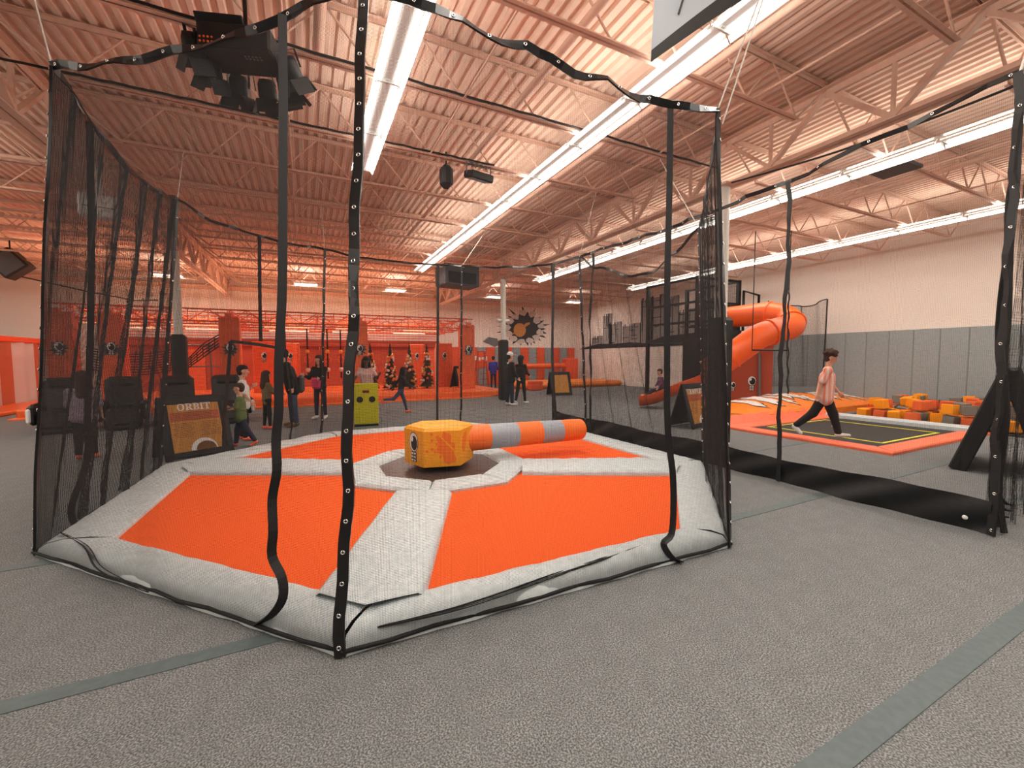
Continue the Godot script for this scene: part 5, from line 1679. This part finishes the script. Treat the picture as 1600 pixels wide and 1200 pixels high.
# ---------------------------------------------------------------- people
# smooth union of tapered capsules [a, b, ra, rb], meshed as surface nets into mb
func flesh(bones: Array, cell: float, mb: MB, k := 0.0) -> void:
	if k == 0.0:
		k = 1.9 / cell if cell < 0.012 else 95.0
	var lo := Vector3.INF
	var hi := -Vector3.INF
	var pad := maxf(2.2 * cell, 2.5 / k)
	for q in bones:
		var r: float = maxf(q[2], q[3]) + pad
		for p in [q[0], q[1]]:
			lo = lo.min(p - Vector3(r, r, r))
			hi = hi.max(p + Vector3(r, r, r))
	var nx := int((hi.x - lo.x) / cell) + 2
	var ny := int((hi.y - lo.y) / cell) + 2
	var nz := int((hi.z - lo.z) / cell) + 2
	var f := PackedFloat32Array()
	f.resize(nx * ny * nz)
	for q in bones:
		var a: Vector3 = q[0]
		var b: Vector3 = q[1]
		var ra: float = q[2]
		var rb: float = q[3]
		var r := maxf(ra, rb) + pad
		var ab := b - a
		var l2 := maxf(ab.length_squared(), 1e-9)
		var m0 := (a.min(b) - Vector3(r, r, r) - lo) / cell
		var m1 := (a.max(b) + Vector3(r, r, r) - lo) / cell
		for z in range(maxi(int(m0.z), 0), mini(int(m1.z) + 1, nz)):
			for y in range(maxi(int(m0.y), 0), mini(int(m1.y) + 1, ny)):
				var row := (z * ny + y) * nx
				for x in range(maxi(int(m0.x), 0), mini(int(m1.x) + 1, nx)):
					var p := lo + Vector3(x, y, z) * cell - a
					var t := clampf(p.dot(ab) / l2, 0.0, 1.0)
					var d := (p - ab * t).length() - (ra + (rb - ra) * t)
					if d < pad:
						f[row + x] += exp(-k * maxf(d, -0.15))
	var id := PackedInt32Array()
	id.resize(nx * ny * nz)
	id.fill(-1)
	var base := mb.v.size()
	var sx := 1
	var sy := nx
	var sz := nx * ny
	var offs := [0, sx, sy, sx + sy, sz, sx + sz, sy + sz, sx + sy + sz]
	var cor := [Vector3(0, 0, 0), Vector3(1, 0, 0), Vector3(0, 1, 0), Vector3(1, 1, 0), Vector3(0, 0, 1), Vector3(1, 0, 1), Vector3(0, 1, 1), Vector3(1, 1, 1)]
	var edges := [[0, 1], [2, 3], [4, 5], [6, 7], [0, 2], [1, 3], [4, 6], [5, 7], [0, 4], [1, 5], [2, 6], [3, 7]]
	for z in nz - 1:
		for y in ny - 1:
			var row := (z * ny + y) * nx
			for x in nx - 1:
				var o := row + x
				var ins := 0
				for c in 8:
					if f[o + offs[c]] > 1.0:
						ins += 1
				if ins == 0 or ins == 8:
					continue
				var sum := Vector3.ZERO
				var cnt := 0
				for e in edges:
					var fa := f[o + offs[e[0]]]
					var fb := f[o + offs[e[1]]]
					if (fa > 1.0) != (fb > 1.0):
						var la := log(maxf(fa, 1e-6))
						var lb := log(maxf(fb, 1e-6))
						sum += cor[e[0]].lerp(cor[e[1]], clampf(la / (la - lb), 0.0, 1.0))
						cnt += 1
				id[o] = mb.v.size()
				mb.v.append(lo + (Vector3(x, y, z) + sum / cnt) * cell)
				var g := Vector3.ZERO
				for c in 8:
					g += (cor[c] - Vector3(0.5, 0.5, 0.5)) * log(maxf(f[o + offs[c]], 1e-4))
				mb.n.append((-g).normalized() if g.length_squared() > 1e-12 else Vector3.UP)
				mb.uv.append(Vector2.ZERO)
	for z in range(1, nz - 1):
		for y in range(1, ny - 1):
			var row := (z * ny + y) * nx
			for x in range(1, nx - 1):
				var o := row + x
				var here := f[o] > 1.0
				for ax in 3:
					var st: int = [sx, sy, sz][ax]
					if here == (f[o + st] > 1.0):
						continue
					var u: int = [sy, sz, sx][ax]
					var v: int = [sz, sx, sy][ax]
					var q := [id[o - u - v], id[o - v], id[o], id[o - u]]
					if q[0] < 0 or q[1] < 0 or q[2] < 0 or q[3] < 0:
						continue
					if here:
						mb.ix.append_array([q[0], q[2], q[1], q[0], q[3], q[2]])
					else:
						mb.ix.append_array([q[0], q[1], q[2], q[0], q[2], q[3]])

# pose: phi 0 faces the open aisle, 90 faces along it towards the padded wall; h height, lean, legs [[swing, knee], [swing, knee]], arms [[forward, out, elbow], ...], head [yaw, nod]
func person(label: String, at: Vector3, phi: float, d: Dictionary) -> Node3D:
	var to := Vector2(-at.x, -at.z).normalized()          # towards the viewpoint
	var rt := Vector2(to.y, -to.x)
	var fv := to * cos(deg_to_rad(phi)) + rt * sin(deg_to_rad(phi))
	var turn := atan2(fv.x, fv.y)
	var t := thing("person", label, "person", at, turn)
	var s: float = d.h / 1.75
	var lean: float = d.get("lean", 0.0)
	var fat: float = d.get("build", 1.0)
	var kid: float = d.get("head_scale", 1.0)
	var up := Basis(Vector3.RIGHT, lean)
	var pel := Vector3(0, 0.93, 0)
	var place := func(p: Vector3) -> Vector3: return pel + up * (p - pel)
	var chest: Vector3 = place.call(Vector3(0, 1.26, 0.0))
	var neck: Vector3 = place.call(Vector3(0, 1.45, -0.01))
	var hb := up * Basis(Vector3.UP, d.get("look", 0.0)) * Basis(Vector3.RIGHT, d.get("nod", 0.0) - lean * 0.6)
	var skull: Vector3 = neck + up * Vector3(0, 0.20, 0.02) * kid
	var legs: Array = d.get("legs", [[0.05, 0.05], [-0.05, 0.05]])
	var arms: Array = d.get("arms", [[0.1, 0.12, 0.2], [0.1, 0.12, 0.2]])
	var J := {}
	var low := 10.0
	for i in 2:
		var sg := -1.0 if i == 0 else 1.0
		var hip := pel + Vector3(sg * 0.085, -0.02, 0)
		var a: float = legs[i][0]
		var b: float = legs[i][1]
		var knee := hip + Vector3(sg * 0.015, -cos(a) * 0.43, sin(a) * 0.43)
		var c := a - b
		var ank := knee + Vector3(sg * 0.01, -cos(c) * 0.41, sin(c) * 0.41)
		var fd := Vector3(sg * 0.03, -0.05, 0.16).rotated(Vector3.RIGHT, -minf(c, 0.0) * 0.8 - maxf(c, 0.0) * 0.6)
		J["hip%d" % i] = hip; J["knee%d" % i] = knee; J["ank%d" % i] = ank; J["toe%d" % i] = ank + fd
		low = minf(low, minf(ank.y - 0.085, (ank + fd).y - 0.035))
		var sh: Vector3 = place.call(Vector3(sg * 0.175 * fat, 1.40, -0.01))
		var f: float = arms[i][0]
		var o: float = arms[i][1]
		var e: float = arms[i][2]
		var ua := up * Vector3(sg * sin(o), -cos(o) * cos(f), cos(o) * sin(f))
		var elb := sh + ua * 0.28
		var inw: float = arms[i][3] if arms[i].size() > 3 else 0.15
		var fa := up * Vector3(sg * (sin(o) * 0.6 - inw * sin(e)), -cos(o) * cos(f + e), cos(o) * sin(f + e)).normalized()
		J["sh%d" % i] = sh; J["elb%d" % i] = elb; J["wri%d" % i] = elb + fa * 0.24; J["fa%d" % i] = fa
	var off := Vector3(0, -low, 0)
	for key in J:
		if not key.begins_with("fa"):
			J[key] = (J[key] + off) * s
	pel = (pel + off) * s
	chest = (chest + off) * s
	neck = (neck + off) * s
	skull = (skull + off) * s
	var skin: Material = d.get("skin", M.skin)
	var cell := 0.022
	var body := []
	var shirt := []
	var pants := []
	var sl: float = d.get("sleeve", 0.5)          # share of the arm that the sleeve covers
	var wide: float = d.get("loose", 1.0)
	for i in 2:
		body.append([J["hip%d" % i], J["knee%d" % i], 0.068 * s, 0.046 * s])
		body.append([J["knee%d" % i], J["ank%d" % i], 0.044 * s, 0.030 * s])
		body.append([J["ank%d" % i], J["toe%d" % i], 0.032 * s, 0.026 * s])
		body.append([J["sh%d" % i], J["elb%d" % i], 0.040 * s, 0.033 * s])
		body.append([J["elb%d" % i], J["wri%d" % i], 0.033 * s, 0.024 * s])
		var e: Vector3 = J["sh%d" % i].lerp(J["elb%d" % i], minf(sl * 2.0, 1.0))
		shirt.append([J["sh%d" % i], e, 0.058 * s * fat, 0.053 * s * wide])
		if sl > 0.5:
			shirt.append([J["elb%d" % i], J["elb%d" % i].lerp(J["wri%d" % i], sl * 2.0 - 1.0), 0.051 * s, 0.042 * s * wide])
		pants.append([J["hip%d" % i], J["knee%d" % i], 0.088 * s * fat, 0.064 * s * wide])
		pants.append([J["knee%d" % i], J["knee%d" % i].lerp(J["ank%d" % i], 0.93), 0.062 * s * wide, 0.048 * s * wide])
	pants.append([J.hip0, J.hip1, 0.10 * s * fat, 0.10 * s * fat])
	for x in [-0.055, 0.0, 0.055]:
		var o := up * Vector3(x * s * fat, 0, 0)
		body.append([pel + o, chest + o * 1.3, 0.075 * s, 0.085 * s])
		shirt.append([pel + o * 1.25 - up * Vector3(0, d.get("hem", 0.04) * s, 0), chest + o * 1.5, 0.098 * s * fat * wide, 0.112 * s * fat])
	shirt.append([J.sh0, J.sh1, 0.062 * s * fat, 0.062 * s * fat])
	shirt.append([chest, neck - up * Vector3(0, 0.05 * s, 0), 0.11 * s * fat, 0.06 * s])
	body.append([chest, neck, 0.07 * s, 0.05 * s])
	body.append([neck, neck.lerp(skull, 0.6), 0.05 * s, 0.048 * s])
	var mb := MB.new()
	flesh(body, cell, mb)
	# head on a finer grid: skull, jaw, nose, ears
	var hs := s * kid
	var head := [[skull + hb * Vector3(0, 0.035, -0.015) * hs, skull + hb * Vector3(0, 0.02, 0.02) * hs, 0.088 * hs, 0.082 * hs],
		[skull + hb * Vector3(0, 0.0, 0.02) * hs, skull + hb * Vector3(0, -0.085, 0.045) * hs, 0.07 * hs, 0.042 * hs],
		[skull + hb * Vector3(0, 0.005, 0.098) * hs, skull + hb * Vector3(0, -0.028, 0.115) * hs, 0.012 * hs, 0.017 * hs],
		[skull + hb * Vector3(-0.084, 0.0, 0) * hs, skull + hb * Vector3(-0.088, -0.035, 0.005) * hs, 0.018 * hs, 0.014 * hs],
		[skull + hb * Vector3(0.084, 0.0, 0) * hs, skull + hb * Vector3(0.088, -0.035, 0.005) * hs, 0.018 * hs, 0.014 * hs],
		[neck, skull - hb * Vector3(0, 0.05, 0) * hs, 0.05 * s, 0.05 * hs]]
	flesh(head, 0.013, mb, 170.0)
	# hands: palm, four fingers and a thumb
	for i in 2:
		var sg := -1.0 if i == 0 else 1.0
		var w: Vector3 = J["wri%d" % i]
		var fd: Vector3 = J["fa%d" % i].normalized()
		var sd := Vector3(0, 0, 1)
		if absf(fd.z) > 0.7:
			sd = Vector3(0, 1, 0)
		sd = (sd - fd * sd.dot(fd)).normalized()
		var pn := fd.cross(sd) * -sg
		var H := [[w, w + fd * 0.05 * s, 0.024 * s, 0.022 * s]]
		for k in 4:
			var o := sd * (k - 1.5) * 0.019 * s
			var r0 := w + fd * 0.055 * s + o
			H.append([w + fd * 0.02 * s + o * 0.8, r0, 0.016 * s, 0.013 * s])
			var ln: float = [0.055, 0.072, 0.078, 0.068][k] * s
			var mid := r0 + fd * ln * 0.55 + pn * 0.008 * s
			H.append([r0, mid, 0.0095 * s, 0.0085 * s])
			H.append([mid, mid + (fd * 0.8 + pn * 0.6).normalized() * ln * 0.45, 0.0085 * s, 0.007 * s])
		var th := w + fd * 0.02 * s + sd * 0.03 * s
		H.append([th, th + (fd * 0.7 + sd * 0.7).normalized() * 0.045 * s, 0.012 * s, 0.009 * s])
		flesh(H, 0.008, mb, 320.0)
	obj("body", mb, skin, t)
	# face marks
	var eye := MB.new()
	for x in [-0.034, 0.034]:
		eye.ball(skull + hb * Vector3(x, 0.012, 0.094) * hs, Vector3(0.013, 0.008, 0.008) * hs, 8, 6)
	obj("eyes", eye, M.black, t)
	obj("mouth", MB.new().ball(skull + hb * Vector3(0, -0.062, 0.096) * hs, Vector3(0.024, 0.006, 0.008) * hs, 8, 6, hb), M.lip, t)
	# clothing
	mb = MB.new()
	flesh(shirt, cell, mb)
	obj(d.get("top_name", "shirt"), mb, d.top, t)
	mb = MB.new()
	flesh(pants, cell, mb)
	obj("trousers", mb, d.pants, t)
	for i in 2:
		mb = MB.new()
		var a: Vector3 = J["ank%d" % i]
		var toe: Vector3 = J["toe%d" % i]
		flesh([[a - (toe - a).normalized() * 0.02 * s - Vector3(0, 0.03 * s, 0), toe, 0.047 * s, 0.036 * s], [a, a - Vector3(0, 0.03 * s, 0), 0.042 * s, 0.045 * s]], 0.015, mb, 150.0)
		obj("shoe", mb, d.shoes, t)
	# hair
	mb = MB.new()
	var hair := [[skull + hb * Vector3(0, 0.055, -0.025) * hs, skull + hb * Vector3(0, 0.065, 0.02) * hs, 0.094 * hs, 0.080 * hs], [skull + hb * Vector3(0, 0.02, -0.04) * hs, skull + hb * Vector3(0, -0.02, -0.045) * hs, 0.085 * hs, 0.07 * hs]]
	var style: String = d.get("hair", "short")
	if style == "long":
		hair.append([skull + hb * Vector3(0, 0, -0.05) * hs, skull + hb * Vector3(0, -0.30, -0.085) * hs, 0.085 * hs, 0.09 * hs])
		for x in [-0.08, 0.08]:
			hair.append([skull + hb * Vector3(x, 0.03, -0.01) * hs, skull + hb * Vector3(x * 1.25, -0.26, 0.0) * hs, 0.04 * hs, 0.045 * hs])
	elif style == "curly":
		var r := RandomNumberGenerator.new()
		r.seed = 3
		for k in 30:
			var o := Vector3(r.randf_range(-1, 1), r.randf_range(-0.1, 1), r.randf_range(-1, 0.75)).normalized() * 0.118 * hs
			hair.append([skull + hb * (o + Vector3(0, 0.045, -0.01) * hs), skull + hb * (o * 1.08 + Vector3(0, 0.045, -0.01) * hs), 0.034 * hs, 0.032 * hs])
	elif style == "hood":
		hair = [[skull + hb * Vector3(0, 0.03, -0.03) * hs, skull + hb * Vector3(0, 0.04, 0.02) * hs, 0.115 * hs, 0.105 * hs], [skull + hb * Vector3(0, -0.02, -0.04) * hs, neck, 0.105 * hs, 0.09 * s]]
	flesh(hair, 0.014, mb, 150.0)
	obj("hood" if style == "hood" else "hair", mb, d.haircol, t)
	if d.get("cap", false):
		mb = MB.new()
		flesh([[skull + hb * Vector3(0, 0.07, -0.02) * hs, skull + hb * Vector3(0, 0.08, 0.01) * hs, 0.1 * hs, 0.095 * hs]], 0.014, mb, 150.0)
		mb.ball(skull + hb * Vector3(0, 0.06, 0.13) * hs, Vector3(0.075, 0.012, 0.085) * hs, 12, 6, hb)
		obj("cap", mb, M.white, t)
	t.set_meta("wrist", J.wri1)
	t.set_meta("wrist0", J.wri0)
	t.set_meta("chest", chest)
	return t

func stripes(called: String, a: Color, b: Color, n: int) -> StandardMaterial3D:
	var m := mat(called, Color.WHITE, 0.85)
	var im := Image.create(64, 64, false, Image.FORMAT_RGB8)
	for x in 64:
		im.fill_rect(Rect2i(x, 0, 1, 64), a if (x * n / 32) % 2 == 0 else b)
	m.albedo_texture = ImageTexture.create_from_image(im)
	m.uv1_triplanar = true
	m.uv1_scale = Vector3.ONE * 3.0
	return m

func people() -> void:
	var cloth := func(n: String, c: Color) -> StandardMaterial3D: return mat(n, c, 0.9)
	var jeans: Material = cloth.call("jeans", c8(62, 76, 100))
	var navy: Material = cloth.call("navy", c8(34, 40, 58))
	var blackc: Material = cloth.call("black_cloth", c8(26, 26, 28))
	var olive: Material = cloth.call("olive", c8(112, 92, 62))
	var green: Material = cloth.call("green_cloth", c8(92, 108, 62))
	var whitec: Material = cloth.call("white_cloth", c8(226, 226, 222))
	var coral: Material = cloth.call("coral_sock", c8(250, 112, 82))
	var brown: Material = cloth.call("brown_hair", c8(64, 42, 32))
	var dark: Material = cloth.call("dark_hair", c8(24, 20, 20))
	var blue: Material = cloth.call("blue_cloth", c8(50, 58, 168))
	var lilac: Material = cloth.call("lilac_cloth", c8(160, 140, 158))
	var pink: Material = cloth.call("pink_bag", c8(240, 70, 120))
	var plum: Material = cloth.call("plum_cloth", c8(96, 58, 86))
	var jersey := stripes("striped_jersey", c8(226, 128, 96), c8(238, 206, 196), 4)
	var awning := stripes("striped_top", c8(232, 222, 216), c8(186, 84, 74), 10)
	var p: Node3D
	p = person("person in a striped coral jersey and black track pants walking by the jump lane", Vector3(8.75, 0.08, -4.45), 92.0, {"h": 1.62, "top": jersey, "pants": blackc, "shoes": whitec, "hair": "curly", "haircol": brown, "legs": [[-0.45, 0.35], [0.35, 0.1]], "arms": [[-0.3, 0.1, 0.2], [0.35, 0.1, 0.35]], "sleeve": 0.42, "lean": 0.08, "nod": 0.1, "loose": 1.3, "build": 1.18, "hem": 0.1})
	obj("side_stripe", MB.new().strap([Vector3(0.13, 0.82, 0.02), Vector3(0.125, 0.55, 0.16), Vector3(0.11, 0.2, 0.15)], Vector3(0, 0, 1), 0.05, 0.03), whitec, p)
	p = person("child in a white T-shirt and black pants waiting at the cage doorway", Vector3(-1.12, 0, -9.75), 85.0, {"h": 1.42, "top": whitec, "pants": blackc, "shoes": coral, "haircol": dark, "arms": [[0.2, 0.1, 0.4], [0.1, 0.12, 2.2]], "sleeve": 0.42, "loose": 1.28, "build": 1.12, "hem": 0.08, "head_scale": 1.1})
	p = person("small child in a green T-shirt and navy pants at the cage doorway", Vector3(-1.1, 0, -9.1), -100.0, {"h": 1.12, "top": green, "pants": navy, "shoes": coral, "haircol": brown, "legs": [[0.25, 0.1], [-0.35, 0.2]], "arms": [[0.3, 0.1, 1.3], [0.3, 0.1, 1.1]], "sleeve": 0.45, "loose": 1.28, "build": 1.12, "hem": 0.08, "head_scale": 1.18})
	obj("printed_patch", MB.new().box(Vector3(-0.03, 0.78, 0.105), Vector3(0.1, 0.05, 0.01)), whitec, p)
	p = person("child in an olive jacket and black leggings facing the man in black", Vector3(-0.82, 0, -11.1), 112.0, {"h": 1.28, "top": olive, "pants": blackc, "shoes": coral, "hair": "long", "haircol": brown, "arms": [[0.5, 0.1, 0.8], [0.4, 0.1, 0.9]], "sleeve": 0.95, "hem": 0.1, "top_name": "jacket", "head_scale": 1.12})
	p = person("man in a black jacket and blue jeans leaning forward behind the webbing strap", Vector3(-0.30, 0, -11.25), -92.0, {"h": 1.82, "top": blackc, "pants": jeans, "shoes": olive, "haircol": dark, "lean": 0.22, "arms": [[0.4, 0.1, 0.6], [-0.1, 0.15, 0.3]], "sleeve": 0.95, "build": 1.25, "loose": 1.2, "hem": 0.1, "top_name": "jacket"})
	obj("shoulder_bag", MB.new().bbox(Vector3(-0.02, 1.02, -0.19), Vector3(0.34, 0.42, 0.16), 0.06), M.grey_dark, p)
	p = person("woman in a dark jacket and jeans holding a pink bag by the corner seam", Vector3(0.33, 0, -12.35), -30.0, {"h": 1.66, "top": blackc, "pants": navy, "shoes": whitec, "hair": "long", "haircol": brown, "arms": [[0.3, 0.35, 1.6], [0.5, 0.1, 1.0]], "sleeve": 0.9, "look": -0.4, "top_name": "jacket"})
	obj("pink_bag", MB.new().bbox(Vector3(0.04, 0.98, 0.24), Vector3(0.26, 0.3, 0.1), 0.05), pink, p)
	p = person("person with long black hair and a striped top behind the yellow board", Vector3(1.42, 0, -11.5), 5.0, {"h": 1.62, "top": awning, "pants": navy, "shoes": whitec, "hair": "long", "haircol": dark, "skin": M.skin_dark, "arms": [[0.3, 0.5, 1.0], [0.5, 0.4, 1.5]], "sleeve": 0.3, "nod": 0.25})
	p = person("child in a dark top and jeans running past the decorated trees", Vector3(2.5, 0, -12.5), 100.0, {"h": 1.34, "top": plum_dark(), "pants": jeans, "shoes": coral, "hair": "long", "haircol": dark, "skin": M.skin_dark, "legs": [[-0.75, 0.8], [0.35, 0.15]], "arms": [[0.7, 0.2, 0.5], [-0.6, 0.3, 0.3]], "sleeve": 0.9, "lean": 0.15, "head_scale": 1.1})
	p = person("man in a white cap, black jacket and jeans beside the padded column", Vector3(6.2, 0, -12.75), 115.0, {"h": 1.74, "top": blackc, "pants": navy, "shoes": whitec, "haircol": dark, "cap": true, "loose": 1.2, "build": 1.2, "arms": [[0.15, 0.12, 0.5], [0.2, 0.12, 0.7]], "sleeve": 0.95, "hem": 0.08, "top_name": "jacket"})
	obj("collar", MB.new().tube([Vector3(-0.08, 1.46, 0.03), Vector3(-0.07, 1.45, -0.06), Vector3(0, 1.44, -0.09), Vector3(0.07, 1.45, -0.06), Vector3(0.08, 1.46, 0.03)], 0.025, 8), whitec, p)
	p = person("person in a black hoodie with the hood up beside the man in the cap", Vector3(6.75, 0, -13.0), 150.0, {"h": 1.66, "top": blackc, "pants": blackc, "shoes": whitec, "hair": "hood", "haircol": blackc, "arms": [[0.3, 0.1, 0.9], [0.3, 0.1, 0.9]], "legs": [[0.15, 0.05], [-0.2, 0.1]], "sleeve": 0.95, "hem": 0.08, "top_name": "hoodie"})
	p = person("person in a blue hoodie standing at the step ladder", Vector3(9.2, 0, -21.0), 178.0, {"h": 1.68, "top": blue, "pants": navy, "shoes": blackc, "haircol": dark, "arms": [[0.3, 0.15, 0.6], [0.2, 0.15, 0.6]], "sleeve": 0.95, "hem": 0.1, "build": 1.08, "top_name": "hoodie"})
	p = person("child in a lilac top and black pants standing behind the side net", Vector3(-3.25, 0, -9.15), 170.0, {"h": 1.36, "top": lilac, "pants": blackc, "shoes": coral, "hair": "long", "haircol": brown, "arms": [[0.05, 0.15, 0.2], [0.1, 0.12, 0.3]], "sleeve": 0.5, "loose": 1.25, "build": 1.15, "hem": 0.08, "head_scale": 1.12})
	p = person("child in a plum top sitting at the end of the orange slide", Vector3(10.35, 0.30, -10.05), -70.0, {"h": 1.2, "top": plum, "pants": navy, "shoes": whitec, "haircol": brown, "lean": 0.1, "legs": [[1.35, 0.5], [1.35, 0.5]], "arms": [[0.3, 0.2, 0.5], [0.3, 0.2, 0.5]], "sleeve": 0.8, "head_scale": 1.15})

func plum_dark() -> Material:
	return mat("dark_top", c8(44, 34, 40), 0.9)
